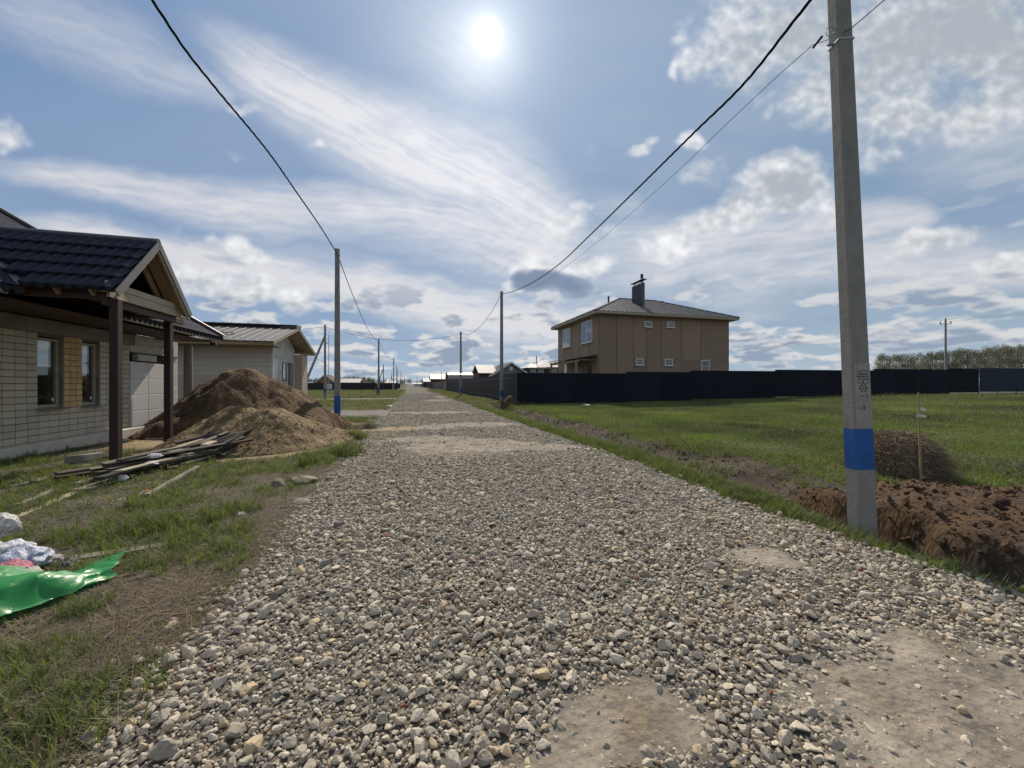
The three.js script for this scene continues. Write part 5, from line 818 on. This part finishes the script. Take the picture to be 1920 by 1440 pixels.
pole('l1', 'tall concrete pole with blue band between the earth heap and the road', 632.5, 467, 15.45, { band: [0.35, 1.03] });
pole('r2', 'concrete pole with blue band at the corner of the charcoal fence', 940.5, 546, 28.5, { turn: 0.3 });
pole('r3', 'concrete pole with blue band halfway along the charcoal fence', 864, 622, 44, { turn: 0.2 });
pole('l2', 'concrete pole with blue band in the grass beside the small signpost', 710, 636, 47);
{ const P = pole('s1', 'concrete pole with a leaning strut behind the beige house gable', 609.5, 609, 37); const strut = part('strut', shaft(6.9, 0, 6.9), M.pole, P); strut.position.set(-2.35, -0.2, 0); strut.rotation.z = -0.355; part('cable_duct', mergeGeometries([baked(new THREE.CylinderGeometry(0.03, 0.03, 5.6, 8), 0.32, 3.4, 0), baked(cbox(0.3, 0.04, 0.04, 0.004), 0.18, 5.4, 0), baked(cbox(0.3, 0.04, 0.04, 0.004), 0.18, 3.3, 0)]), M.steel, P); }
{ const P = pole('l3', 'concrete pole standing in front of the black fence end', 738, 672, 83, { band: false }); }
{ const P = pole('s2', 'concrete pole with a leaning strut before the black fence', 719, 684, 86, { band: false, h: 5.9 }); const st = part('strut', shaft(5.0, 0, 5.0), M.pole, P); st.position.set(-1.6, 0, 0); st.rotation.z = -0.30; }
pole('l4', 'distant concrete pole beyond the black fence, the taller of a close pair', 743.5, 686, 112, { band: false }); pole('l5', 'distant concrete pole beyond the black fence, the shorter of a close pair', 746, 692, 128, { band: false });
pole('l6', 'thin distant concrete pole standing alone far down the left verge', 750.5, 697, 150, { band: false }); pole('l7', 'faint far concrete pole at the end of the left row', 754.5, 701, 185, { band: false }); pole('l8', 'faintest far concrete pole closest to the end of the road', 758, 704, 225, { band: false });
{ const P = pole('s3', 'distant concrete pole with a strut beside the far pale shed', 734.5, 699, 135, { band: false, h: 5.2 }); const st = part('strut', shaft(4.4, 0, 4.4), M.pole, P); st.position.set(-1.5, 0, 0); st.rotation.z = -0.32; }
pole('r4', 'thin pole rising over the tan fence gate', 827.5, 698, 92, { band: false, scale: 0.6, h: 4.4 }); pole('r5', 'far thin pole over the white shed', 782, 706, 200, { band: false });
// the near pole with its lettering
{
  const g = onGround(1617, 992), P = thing('utility_pole', 'near concrete pole with blue band, stencilled warning sign and number 3', 'utility pole', [g.x, 0, g.z], 'concrete poles along the road'), h = 6.9;
  part('shaft', shaft(h, -0.5, h), M.pole, P); part('blue_band', shaft(h, 0.63, 1.045, 0.003), M.blue, P);
  const cv = document.createElement('canvas'); cv.width = 256; cv.height = 704; const c = cv.getContext('2d'); c.clearRect(0, 0, 256, 704); c.fillStyle = c.strokeStyle = '#101214'; c.textAlign = 'center';
  c.lineWidth = 7; c.beginPath(); c.moveTo(30, 22); c.lineTo(244, 22); c.stroke(); c.font = 'bold 34px sans-serif'; c.fillText('ОХРАННАЯ', 132, 78); c.fillText('ЗОНА КАБЕЛЯ', 128, 120); c.fillText('БЕЗ', 62, 164); c.fillText('КОПАТЬ', 190, 164); c.font = 'bold 30px sans-serif'; c.fillText('2м', 50, 214); c.fillText('2м', 218, 214);
  c.lineWidth = 11; c.beginPath(); c.moveTo(132, 180); c.lineTo(206, 302); c.lineTo(58, 302); c.closePath(); c.stroke(); c.lineWidth = 6; c.beginPath(); c.moveTo(136, 222); c.lineTo(122, 256); c.lineTo(142, 256); c.lineTo(130, 288); c.stroke();
  c.font = 'bold 36px sans-serif'; c.fillText('10.4 кВ', 140, 352); c.font = 'bold 34px sans-serif'; c.fillText('ТП-', 108, 424); c.font = 'bold 78px sans-serif'; c.fillText('1', 190, 452); c.font = 'bold 30px sans-serif'; c.fillText('оп.', 48, 610); c.font = 'bold 92px sans-serif'; c.fillText('3', 128, 626);
  const tex = new THREE.CanvasTexture(cv); tex.colorSpace = THREE.SRGBColorSpace;
  const st = part('stencil', new THREE.PlaneGeometry(0.165, 0.455), mat([1, 1, 1], { map: tex, transparent: true, alphaTest: 0.4, roughness: 0.9 }), P); st.position.set(0.0, 1.42, 0.1005); st.rotation.x = -0.003;
  part('whitewash', cbox(0.19, 0.66, 0.002, 0.0005), mat([0.33, 0.325, 0.31], { map: T.concrete, roughness: 0.9 }), P, [0, 0, 0]).position.set(0.0, 1.38, 0.0962);
  const clamp0 = part('clamp', mergeGeometries([baked(cbox(0.196, 0.022, 0.182, 0.004), 0, 5.02, 0), baked(new THREE.TorusGeometry(0.05, 0.004, 6, 14), -0.14, 5.14, 0.02), baked(cbox(0.08, 0.022, 0.022, 0.004), -0.13, 5.02, 0)]), M.steel, P);
  part('clamp', mergeGeometries([baked(cbox(0.205, 0.05, 0.195, 0.005), 0, 6.55, 0), baked(cbox(0.03, 0.03, 0.2, 0.004), 0.12, 6.55, 0.0)]), M.steel, P);
  P.scale.set(0.82, 1, 0.82); P.rotation.set(0.0, -0.30, 0.0); const tilt = new THREE.Quaternion().setFromAxisAngle(new THREE.Vector3(CA * 0 + SA, 0, -CA), -0.0445); P.quaternion.premultiply(tilt.invert().invert());
  P.updateMatrixWorld(true); poleTops.r1 = P.localToWorld(new THREE.Vector3(0.1, 6.55, 0)); poleTops.r1low = P.localToWorld(new THREE.Vector3(-0.16, 5.02, 0.0));
}
{ // pole of another line beyond the fence
  const c = atDepth(1773, 720, 52), P = thing('utility_pole', 'pole with a crossarm of insulators rising before the wood', 'utility pole', [c.x, 0.6, c.z]), h = EYE + 120 / FOCAL * 52 - 0.6; part('shaft', shaft(h, -0.5, h), M.pole, P);
  part('crossarm', cbox(1.1, 0.09, 0.09, 0.01), M.steel, P).position.set(0, h - 0.55, 0); for (const x of [-0.5, 0, 0.5]) { const i = part('insulator', new THREE.CylinderGeometry(0.05, 0.07, 0.3, 10), M.pole, P); i.position.set(x, x ? h - 0.34 : h + 0.12, 0); } P.rotation.y = -0.75;
}
// ---------------------------------------------------------------- cables
function span(a, b, sag, n = 24) { const p = []; for (let i = 0; i <= n; i++) { const t = i / n, v = a.clone().lerp(b, t); v.y -= sag * 4 * t * (1 - t); p.push(v); } return p; }
function cable(label, pts, radius, twisted) {
  const C = thing('overhead_cable', label, 'cable', [pts[0].x, 0, pts[0].z]), off = pts.map((p) => p.clone().sub(C.position));
  if (!twisted) { part('strand', tube(off, radius, 60, 5), M.wire, C); return; }
  const curve = new THREE.CatmullRomCurve3(off), N = 420; for (let k = 0; k < 3; k++) { const p = []; const L = curve.getLength(); for (let i = 0; i <= N; i++) { const t = i / N, v = curve.getPointAt(t), a = k * 2.094 + t * L * 9; v.x += Math.cos(a) * radius * 0.55; v.y += Math.sin(a) * radius * 0.55; p.push(v); } part('strand', new THREE.TubeGeometry(new THREE.CatmullRomCurve3(p), N * 2, radius * 0.55, 5, false), M.black, C); }
}
{
  const V = (px, py, X) => onX(px, py, X), t = poleTops;
  cable('thick twisted cable strung over the right verge to the charcoal fence corner pole', [new THREE.Vector3(4.62, 7.6, 6), new THREE.Vector3(4.72, 6.75, -1.2), V(1520, 0, 4.86), V(1400, 151, 5.06), V(1300, 250, 5.28), V(1200, 349, 5.56), V(1100, 447, 5.88), V(1050, 494, 6.06), V(1000, 529, 6.28), V(960, 547, 6.48), t.r2], 0.020, true);
  cable('thin wire running below the thick right hand cable to the fence corner pole', [new THREE.Vector3(5.0, 6.6, 4), t.r1low.clone().add(new THREE.Vector3(0.05, 0.02, 0.1)), V(1540, 72, 4.62), V(1420, 178, 4.95), V(1250, 340, 5.4), V(1100, 470, 5.95), V(1000, 541, 6.3), t.r2.clone().add(new THREE.Vector3(0, -0.5, 0))], 0.0045);
  single('cable_splice', new THREE.CylinderGeometry(0.013, 0.013, 0.12, 8), M.black, 'short black splice sleeve on the thin wire at the near pole', 'splice', V(1533, 79, 4.625).toArray(), [0.75, 0, -0.35]);
  cable('thick twisted cable running up to the pole beside the earth heap', [new THREE.Vector3(-3.75, 7.4, 6), new THREE.Vector3(-3.45, 6.7, -1.5), V(285, 0, -3.28), V(345, 90, -3.22), V(400, 160, -3.15), V(500, 281, -3.02), V(560, 366, -2.92), V(600, 424, -2.86), t.l1], 0.019, true);
  cable('cable sagging from the heap pole to the next pole on the left', span(t.l1, t.l2, 0.85), 0.017); cable('cable between the left verge pole and the pole at the black fence', span(t.l2, t.l3, 0.8), 0.016);
  cable('cable crossing the road from the strutted pole to the charcoal fence', span(t.s1, t.r3, 1.05), 0.017); cable('cable sagging between the two poles along the charcoal fence', span(t.r3, t.r2, 1.1), 0.018);
  cable('cable leaving the strutted pole behind the beige house roof', span(t.s1, new THREE.Vector3(-34, 7.4, -52), 0.7), 0.016); cable('thin cable from the far left poles over to the tan fence pole', span(t.l3, t.r4, 0.6), 0.012); cable('faint cable between the poles beyond the black fence', span(t.l3, t.l6, 0.6), 0.012);
  const a = (px, py, d) => atDepth(px, py, d); cable('upper wire of the line crossing behind the brown house', [a(1330, 664, 60), a(1560, 634, 56), a(1771, 600, 52), a(1960, 584, 50), a(2100, 568, 48)], 0.012); cable('lower wire of the line crossing behind the brown house', [a(1330, 665.5, 60.5), a(1560, 637, 56.5), a(1775, 603.5, 52.3), a(1960, 588, 50), a(2100, 574, 48)], 0.012);
}
// ---------------------------------------------------------------- scrap planks
{
  const r = rng(707), A = new THREE.Vector3(-4.5, 0, -7.75), B = new THREE.Vector3(-3.9, 0, -9.75), axis = B.clone().sub(A).normalize(), lat = new THREE.Vector3(-axis.z, 0, axis.x), base = Math.atan2(-axis.x, -axis.z);
  const tones = [[0.12, 0.105, 0.086], [0.075, 0.062, 0.05], [0.045, 0.04, 0.036], [0.18, 0.16, 0.128], [0.075, 0.04, 0.026], [0.032, 0.03, 0.03], [0.10, 0.077, 0.054], [0.42, 0.36, 0.26]].map((c) => mat(c, { map: T.grain, roughness: 0.9 }));
  const look = ['grey weathered', 'dull brown', 'dark', 'light grey', 'reddish brown', 'blackened', 'brown', 'pale new'];
  const ends = [0.3, 0.4, 0.55, 0.7, 0.9, 1.2, 1.7];
  for (let i = 0; i < 96; i++) {
    const t = Math.pow(r(), 0.85), l = ends[Math.floor(r() * 7)] * (0.85 + 0.3 * r()), w = 0.07 + 0.09 * r(), h = 0.02 + 0.03 * r(), k = i % 8 === 4 ? 7 : Math.floor(r() * 7), s = (r() - 0.5) * 2 * (0.34 + 0.2 * t), p = A.clone().lerp(B, t).addScaledVector(lat, s);
    const stack = Math.max(0, 0.46 * Math.sin(Math.PI * clamp(0.1 + t * 0.8)) * (1 - Math.abs(s) * 1.6)) * (i / 96) + 0.30 * smooth(0.55, 1.0, t) * (i / 96 * 0.6 + 0.4);
    const y = lieOf(p.x, p.z) + h / 2 + 0.008 + stack, yaw = base + Math.PI / 2 + (r() - 0.5) * (r() < 0.3 ? 1.5 : 0.55), rise = smooth(0.3, 1, t) * 0.20 + (r() - 0.5) * 0.06;
    const o = single('scrap_plank', cbox(l, h, w, 0.004, 'x'), k === 7 ? M.woodPale : tones[k], `${look[k]} ${l > 1.5 ? 'long' : l > 0.8 ? 'short' : 'stub of'} plank in the scrap pile by the sand heap`, 'plank', [p.x, y, p.z], null, 'planks in the scrap pile'); o.rotation.set((r() - 0.5) * 0.5 * (i / 96), yaw, rise, 'YXZ');
  }
  // boards lying on the grass in front of the pile
  const lay = (px, py, l, w, yaw, m, label, h = 0.025) => { const g = onGround(px, py), o = single('board', cbox(l, h, w, 0.004, 'x'), m, label, 'board', [g.x, lieOf(g.x, g.z) + h / 2 + 0.012, g.z]); o.rotation.y = yaw; return o; };
  lay(110, 938, 1.5, 0.09, 1.75, M.woodPale, 'thin pale lath lying on the grass before the scrap pile'); lay(60, 905, 2.6, 0.14, 1.70, M.woodGrey, 'long grey board lying on bare earth left of the scrap pile'); lay(190, 893, 1.2, 0.12, 1.75, M.woodPale, 'cream board at the front end of the scrap pile'); lay(200, 908, 0.9, 0.2, 1.5, M.woodGrey, 'broad grey board end before the scrap pile'); lay(70, 935, 0.8, 0.08, 1.8, M.woodGrey, 'short grey lath beside the thin pale lath'); lay(225, 1036, 0.62, 0.11, 0.55 - 0.35, M.woodGrey, 'weathered board lying behind the green tarpaulin');
  const stick = onGround(330, 905); { const o = single('board', cbox(1.9, 0.05, 0.07, 0.006, 'x'), M.woodGrey, 'long grey batten lying along the front of the scrap pile', 'board', [stick.x, lieOf(stick.x, stick.z) + 0.05, stick.z]); o.rotation.y = 1.72; }
  const slab = onGround(163, 868); { const o = single('concrete_slab', cbox(0.72, 0.15, 0.09, 0.012), M.concreteOld, 'concrete kerb piece standing on edge before the foundation', 'slab', [slab.x - 0.1, lieOf(slab.x, slab.z) + 0.085, slab.z - 0.1]); o.rotation.set(-0.12, 1.5, 0.05); }
  // bags and litter in the scrap pile
  const bagShape = (seed, f = 1) => { const g = new THREE.IcosahedronGeometry(1, 12), p = g.attributes.position; for (let i = 0; i < p.count; i++) { const x = p.getX(i), y = p.getY(i), z = p.getZ(i), a = Math.atan2(z, x), n = fbm(x * 1.1 + seed, y * 1.1 + z * 1.0, 2) * 0.42 - Math.abs(noise(a * 1.6 + seed, y * 1.6)) * 0.22; p.setXYZ(i, x * (1 + n), Math.max(y, -0.55) * (1 + n) * f, z * (1 + n)); } const uv = new Float32Array(p.count * 2); for (let i = 0; i < p.count; i++) { uv[2 * i] = p.getX(i) * 1.6 + p.getY(i) + seed; uv[2 * i + 1] = p.getZ(i) * 1.6 + p.getY(i) * 0.7; } g.setAttribute('uv', new THREE.BufferAttribute(uv, 2)); const q = mergeVertices(g.deleteAttribute('normal')); q.computeVertexNormals(); return q; };
  const film = (c) => mat(c, { roughness: 0.5, map: T.print, bumpMap: T.print, bumpScale: 0.01 });
  const litter = (px, py, y, s, c, label, f = 0.5) => { const g = onGround(px, py, y), o = single('plastic_litter', bagShape(px * 0.13, f), film(c), label, 'litter', [g.x, lieOf(g.x, g.z) + y + s * 0.3 * f, g.z], [0, px, 0]); o.scale.setScalar(s); };
  litter(288, 858, 0.22, 0.13, [0.62, 0.58, 0.66], 'crumpled lilac white plastic on the scrap pile', 0.4); litter(285, 872, 0.15, 0.11, [0.70, 0.70, 0.70], 'crumpled white plastic on the scrap pile below the lilac sheet', 0.4); litter(235, 826, 0.0, 0.08, [0.6, 0.62, 0.62], 'small white litter in the grass by the near porch post', 0.6); litter(231, 900, 0.06, 0.06, [0.62, 0.63, 0.64], 'scrap of white plastic at the foot of the scrap pile', 0.9); litter(452, 970, 0.0, 0.06, [0.6, 0.6, 0.58], 'white crumpled litter at the left gravel edge', 0.7); litter(1346, 928, 0.0, 0.06, [0.62, 0.64, 0.66], 'silver crumpled litter in the right grass strip', 0.6); litter(1100, 762, 0.0, 0.3, [0.66, 0.68, 0.68], 'white plastic bundle lying under the navy fence', 0.4); litter(730, 762, 0.0, 0.26, [0.74, 0.74, 0.74], 'white bag lying at the road edge by the driveway', 0.35); litter(743, 761, 0.0, 0.24, [0.72, 0.72, 0.72], 'white sheet of plastic beside the bag at the road edge', 0.25); litter(228, 938, 0.0, 0.05, [0.55, 0.55, 0.52], 'small pale scrap on the grass near the orange packet', 0.5);
  { const g = onGround(264, 928), P = thing('packet', 'flat orange packet with a pale blue label lying on the grass', 'packet', [g.x, lieOf(g.x, g.z) + 0.02, g.z]); part('packet_body', cbox(0.20, 0.03, 0.13, 0.01), mat([0.55, 0.11, 0.04], { roughness: 0.4 }), P).rotation.set(0.25, 0.9, 0.12); part('packet_label', cbox(0.10, 0.004, 0.07, 0.001), mat([0.32, 0.42, 0.55], { roughness: 0.4 }), P).position.set(0.0, 0.02, 0.004); P.children[1].rotation.set(0.25, 0.9, 0.12); }
  // rubbish bags and the green tarpaulin
  const bag = (px, py, s, f, c, label, up = 0) => { const g = onGround(px, py), o = single('rubbish_bag', bagShape(px * 0.71 + py, f), film(c), label, 'bag', [g.x, lieOf(g.x, g.z) + up + s * 0.5 * f, g.z], [0, px * 0.3, 0]); o.scale.setScalar(s); };
  bag(-4, 1045, 0.135, 0.9, [0.62, 0.60, 0.52], 'cream rubbish bag on top of the bag heap', 0.20); bag(45, 1075, 0.16, 0.7, [0.46, 0.50, 0.60], 'blue grey rubbish bag on the heap behind the tarpaulin', 0.06); bag(18, 1072, 0.15, 0.75, [0.55, 0.58, 0.62], 'pale rubbish bag in the middle of the bag heap', 0.08); bag(8, 1098, 0.15, 0.7, [0.42, 0.10, 0.14], 'crimson rubbish bag at the front of the bag heap', 0.02); bag(40, 1098, 0.12, 0.6, [0.55, 0.53, 0.47], 'small cream rubbish bag squeezed behind the tarpaulin', 0.02); bag(92, 1056, 0.085, 0.7, [0.50, 0.42, 0.38], 'small pinkish rubbish bag at the end of the bag heap', 0.0); bag(-50, 1090, 0.2, 0.8, [0.5, 0.5, 0.48], 'large grey rubbish bag at the back of the bag heap', 0.05); bag(130, 1060, 0.07, 0.6, [0.02, 0.02, 0.022], 'black rubbish bag behind the tarpaulin', 0.0);
  const P0 = onGround(0, 1090), P1 = onGround(240, 1054), P2 = onGround(20, 1190), P3 = onGround(190, 1122);
  { // tarpaulin: a crumpled sheet draped over something low
    const n = 72, cr = rng(31), creases = [...Array(22).keys()].map((i) => [cr(), cr(), cr() * 3.14, (i % 2 ? 1 : -1) * (0.06 + 0.10 * cr())]), t = [], V = (i, j) => { const u = i / n, v = j / n, a = P0.clone().add(new THREE.Vector3(-0.35, 0, 0)).lerp(P1, u), b = P2.clone().add(new THREE.Vector3(-0.3, 0, 0.1)).lerp(P3, u), p = a.lerp(b, v * (1 - 0.35 * Math.pow(u, 3)));
      const crease = creases.reduce((q, [cu, cv, ca, k]) => q + k * Math.abs((u - cu) * 1.3 * Math.cos(ca) + (v - cv) * Math.sin(ca)), 0), fold0 = 0.012 * Math.abs(noise(u * 9, v * 9)), dome = 0.09 * Math.pow(Math.sin(Math.PI * clamp(0.12 + v * 0.72)), 0.8) * (1 - 0.4 * u) * (1 - 0.9 * smooth(0.78, 1, v)), lift = 0.16 * smooth(0.5, 1, u) * (1 - v);
      p.x += 0.03 * noise(u * 7, v * 7 + 3); p.z += 0.03 * noise(u * 7 + 9, v * 7); p.y = Math.max(0.012, 0.05 + dome + fold0 + crease * (1 - 0.5 * v) * (1 - 0.85 * smooth(0.85, 1, v)) + lift * 0.7) + lieOf(p.x, p.z); return [p.x - P0.x, p.y, p.z - P0.z]; };
    for (let j = 0; j < n; j++) for (let i = 0; i < n; i++) { const a = V(i, j), b = V(i + 1, j), c = V(i + 1, j + 1), d = V(i, j + 1); t.push([a, d, c], [a, c, b]); }
    const g = toCreasedNormals(fromTris(t), 0.09);
    single('tarpaulin', g, mat([0.030, 0.50, 0.095], { roughness: 0.36, transmission: 0.4, thickness: 0, map: T.print }), 'bright green crumpled plastic tarpaulin draped beside the rubbish bags', 'tarpaulin', [P0.x, 0, P0.z]);
  }
}
// ---------------------------------------------------------------- brush pile and stake by the near pole
{
  const r = rng(808), g0 = onGround(1722, 905), cx = g0.x + 0.22, cz = g0.z - 0.42, B = thing('brush_pile', 'heap of dead brown grass and twigs on the meadow behind the stake', 'brush pile', [cx, lieOf(cx, cz), cz]);
  const core = new THREE.IcosahedronGeometry(1, 5), p = core.attributes.position; for (let i = 0; i < p.count; i++) { const x = p.getX(i), y = p.getY(i), z = p.getZ(i), n = 1 + 0.14 * fbm(x * 2 + 3, z * 2 + y, 4) + 0.05 * noise(x * 9, y * 9 + z * 7); p.setXYZ(i, x * 0.54 * n, Math.max(-0.1, y) * 0.66 * n, z * 0.54 * n); } const cg = mergeVertices(core.deleteAttribute('normal').deleteAttribute('uv')); cg.computeVertexNormals();
  part('matted_core', cg, mat([0.20, 0.152, 0.10], { roughness: 1 }), B);
  const t = [], straw = (n, len, w, tone) => { for (let i = 0; i < n; i++) { const a = r() * 6.283, e = Math.acos(r() * 0.98), x = Math.cos(a) * Math.sin(e), y = Math.cos(e), z = Math.sin(a) * Math.sin(e), o = new THREE.Vector3(x * 0.56, y * 0.68, z * 0.56).multiplyScalar(0.94 + 0.1 * r()), d = new THREE.Vector3(r() - 0.5, (r() - 0.5) * 0.5 - 0.1, r() - 0.5).normalize().multiplyScalar(len * (0.4 + r())), s = new THREE.Vector3(r() - 0.5, r() - 0.5, r() - 0.5).normalize().multiplyScalar(w), m = o.clone().addScaledVector(d, 0.5).add(new THREE.Vector3(0, 0.02 + 0.03 * r(), 0)), q = o.clone().add(d); q.y = Math.max(q.y, 0.0); const P = (v) => [v.x, v.y, v.z]; const a1 = o.clone().add(s), b1 = o.clone().sub(s), c1 = m.clone().add(s), d1 = m.clone().sub(s); tone.push([P(a1), P(b1), P(d1)], [P(a1), P(d1), P(c1)], [P(c1), P(d1), P(q)]); } };
  const dark = [], pale = []; straw(6000, 0.26, 0.0028, dark); straw(4200, 0.24, 0.0026, pale);
  const s1 = part('stalks', fromTris(dark), mat([0.13, 0.097, 0.066], { roughness: 1 }), B), s2 = part('stalks', fromTris(pale), mat([0.27, 0.205, 0.13], { roughness: 1 }), B); s1.userData.kind = 'stuff'; s2.userData.kind = 'stuff';
  for (let i = 0; i < 14; i++) { const a = r() * 6.28, o = part('twig', new THREE.CylinderGeometry(0.003, 0.005, 0.35 + 0.35 * r(), 5), M.woodGrey, B); o.position.set(Math.cos(a) * 0.5, 0.35 + 0.25 * r(), Math.sin(a) * 0.5); o.rotation.set(r() * 3, r() * 3, 0.6 + r()); }
  const g = onGround(1727, 912), H = 1.36, S = thing('marker_stake', 'thin wooden stake tied with white ribbon standing before the brush pile', 'stake', [g.x, lieOf(g.x, g.z), g.z]); const st = part('stick', new THREE.CylinderGeometry(0.010, 0.017, H, 7), M.woodRaw, S); st.position.set(0, H / 2 - 0.05, 0); part('wire_tip', new THREE.CylinderGeometry(0.004, 0.005, 0.25, 6), M.wire, S).position.set(0, H + 0.04, 0);
  for (const [x, y, rz] of [[-0.03, 0.98, 0.5], [0.05, 1.06, -0.2], [0.05, 0.96, 0.1]]) { const k = part('ribbon', new THREE.PlaneGeometry(0.075, 0.035, 4, 2), mat([0.75, 0.75, 0.73], { roughness: 0.5, side: THREE.DoubleSide }), S); const q = k.geometry.attributes.position; for (let i = 0; i < q.count; i++) q.setZ(i, 0.012 * Math.sin(q.getX(i) * 70)); k.geometry.computeVertexNormals(); k.position.set(x, y, 0.02); k.rotation.set(0.2, -0.4, rz); }
  S.rotation.set(0.02, 0, 0.08); 
}
{ // signpost by the second left pole
  const c = onGround(706, 742), S = thing('signpost', 'small leaning signpost with a white top near the left verge pole', 'signpost', [c.x, lieOf(c.x, c.z), c.z]); part('post', cbox(0.12, 1.6, 0.12, 0.01), M.woodBrown, S).position.set(0, 0.75, 0); part('board', cbox(0.5, 0.16, 0.4, 0.02), M.plastic, S).position.set(-0.2, 1.66, 0); S.rotation.z = -0.12; S.children[1].rotation.z = -0.25; const b = part('brace', cbox(0.08, 1.2, 0.08, 0.01), mat([0.25, 0.07, 0.03]), S); b.position.set(-0.22, 1.05, 0); b.rotation.z = -0.3;
}
// ---------------------------------------------------------------- trees
M.bark = mat([0.16, 0.145, 0.125], { map: T.blotch }); M.barkBirch = mat([0.36, 0.35, 0.32], { map: T.blotch });
M.leaves = [[0.115, 0.125, 0.045], [0.10, 0.105, 0.045], [0.135, 0.125, 0.06], [0.085, 0.10, 0.04]].map((c) => mat(c, { roughness: 0.9, transmission: 0.35, thickness: 0 }));
function treeShape(seed, h, wide, leaves, size) {
  const r = rng(seed), wood = [], leaf = [], trunk = new THREE.CylinderGeometry(0.06, 0.19, h * 0.96, 7, 4); trunk.translate(0, h * 0.48, 0); wood.push(trunk.toNonIndexed());
  const tips = []; for (let i = 0; i < 26; i++) { const y = h * (0.26 + 0.66 * r()), a = r() * 6.283, l = wide * (1.05 - 0.75 * Math.pow(y / h, 2)) * (0.5 + 0.6 * r()), e = new THREE.Vector3(Math.cos(a) * l, y + l * (0.55 + 0.6 * r()), Math.sin(a) * l), b = new THREE.Vector3(0, y, 0); const g = new THREE.CylinderGeometry(0.012, 0.05, b.distanceTo(e), 4); g.translate(0, b.distanceTo(e) / 2, 0); const q = new THREE.Quaternion().setFromUnitVectors(new THREE.Vector3(0, 1, 0), e.clone().sub(b).normalize()); g.applyQuaternion(q); g.translate(0, y, 0); wood.push(g.toNonIndexed()); tips.push([b, e]); }
  for (let i = 0; i < leaves; i++) { const [b, e] = tips[Math.floor(r() * tips.length)], t = 0.35 + 0.75 * r(), c = b.clone().lerp(e, t).add(new THREE.Vector3((r() - 0.5), (r() - 0.5), (r() - 0.5)).multiplyScalar(wide * 0.55)); if (c.y > h * 1.06) c.y = h * 1.06 - r(); const P = () => [c.x + (r() - 0.5) * size, c.y + (r() - 0.5) * size, c.z + (r() - 0.5) * size]; leaf.push([P(), P(), P()]); }
  return [mergeGeometries(wood), fromTris(leaf)];
}
const KINDS = [0, 1, 2, 3, 4].map((k) => treeShape(900 + k, 12.5 + k * 0.7, 2.3 + 0.25 * k, 1500, 0.34));
{
  const r = rng(909), front = [], looks = ['thin crowned', 'broad crowned', 'ragged crowned', 'tall narrow', 'bushy'];
  for (let i = 0; i < 64; i++) {
    const px = 1646 + 290 * (i / 63) + 6 * (r() - 0.5), d = 150 + 34 * r() - 24 * smooth(1780, 1930, px), c = atDepth(px, 720, d), k = Math.floor(r() * 5), top = mix(664, 650, smooth(1680, 1900, px)) + 7 * (r() - 0.5), h = (720 - top) / FOCAL * d + EYE, s = h / (12.5 + k * 0.7), T0 = thing('birch_tree', `${looks[k]} spring tree in the wood beyond the navy fence`, 'tree', [c.x, 0, c.z], 'trees of the wood beyond the fence');
    part('trunk', KINDS[k][0], M.barkBirch, T0); part('crown', KINDS[k][1], M.leaves[(k + i) % 4], T0); T0.scale.setScalar(s); T0.rotation.y = r() * 6;
  }
  // the wood behind the black fence and the far belt of forest: too far off to count
  const wood = (name, label, n, place, m, size) => { const g = mergeGeometries([KINDS[1][1]]), o = new THREE.InstancedMesh(g, m, n), M4 = new THREE.Matrix4(), q = new THREE.Quaternion(); for (let i = 0; i < n; i++) { const [x, z, s] = place(i); M4.compose(new THREE.Vector3(x, -0.15 * s * 12, z), q.setFromEuler(new THREE.Euler(0, r() * 6, 0)), new THREE.Vector3(s * 1.3, s, s * 1.3)); o.setMatrixAt(i, M4); } o.name = numbered(name); o.userData = { kind: 'stuff', label, category: 'forest' }; o.castShadow = o.receiveShadow = true; scene.add(o); };
  wood('forest', 'small wood of green trees beyond the black fence', 90, () => { const px = 596 + 116 * r(), d = 230 + 50 * r(), c = atDepth(px, 720, d); return [c.x, c.z, (3.0 + 3.4 * smooth(596, 640, px) * smooth(716, 690, px) + 0.8 * r()) / 12.5 * 1.0]; }, M.leaves[0]);
  wood('forest', 'low dark belt of forest along the whole horizon', 1500, () => { const px = -400 + 2800 * r(), d = 620 + 260 * r(), c = atDepth(px, 720, d); return [c.x, c.z, (9 + 5 * r() + 3 * noise(px / 90, 2)) / 12.5]; }, M.leaves[3]);
  wood('shrubs', 'dark shrubs and trees closing the far end of the road', 60, () => { const px = 700 + 170 * r(), d = 330 + 120 * r(), c = atDepth(px, 720, d); if (Math.abs(c.x - 1.5) < 4.5) c.x += c.x > 1.5 ? 6 : -6; return [c.x, c.z, (3.0 + 3 * r()) / 12.5]; }, M.leaves[3]);
}
renderer.render(scene, camera);
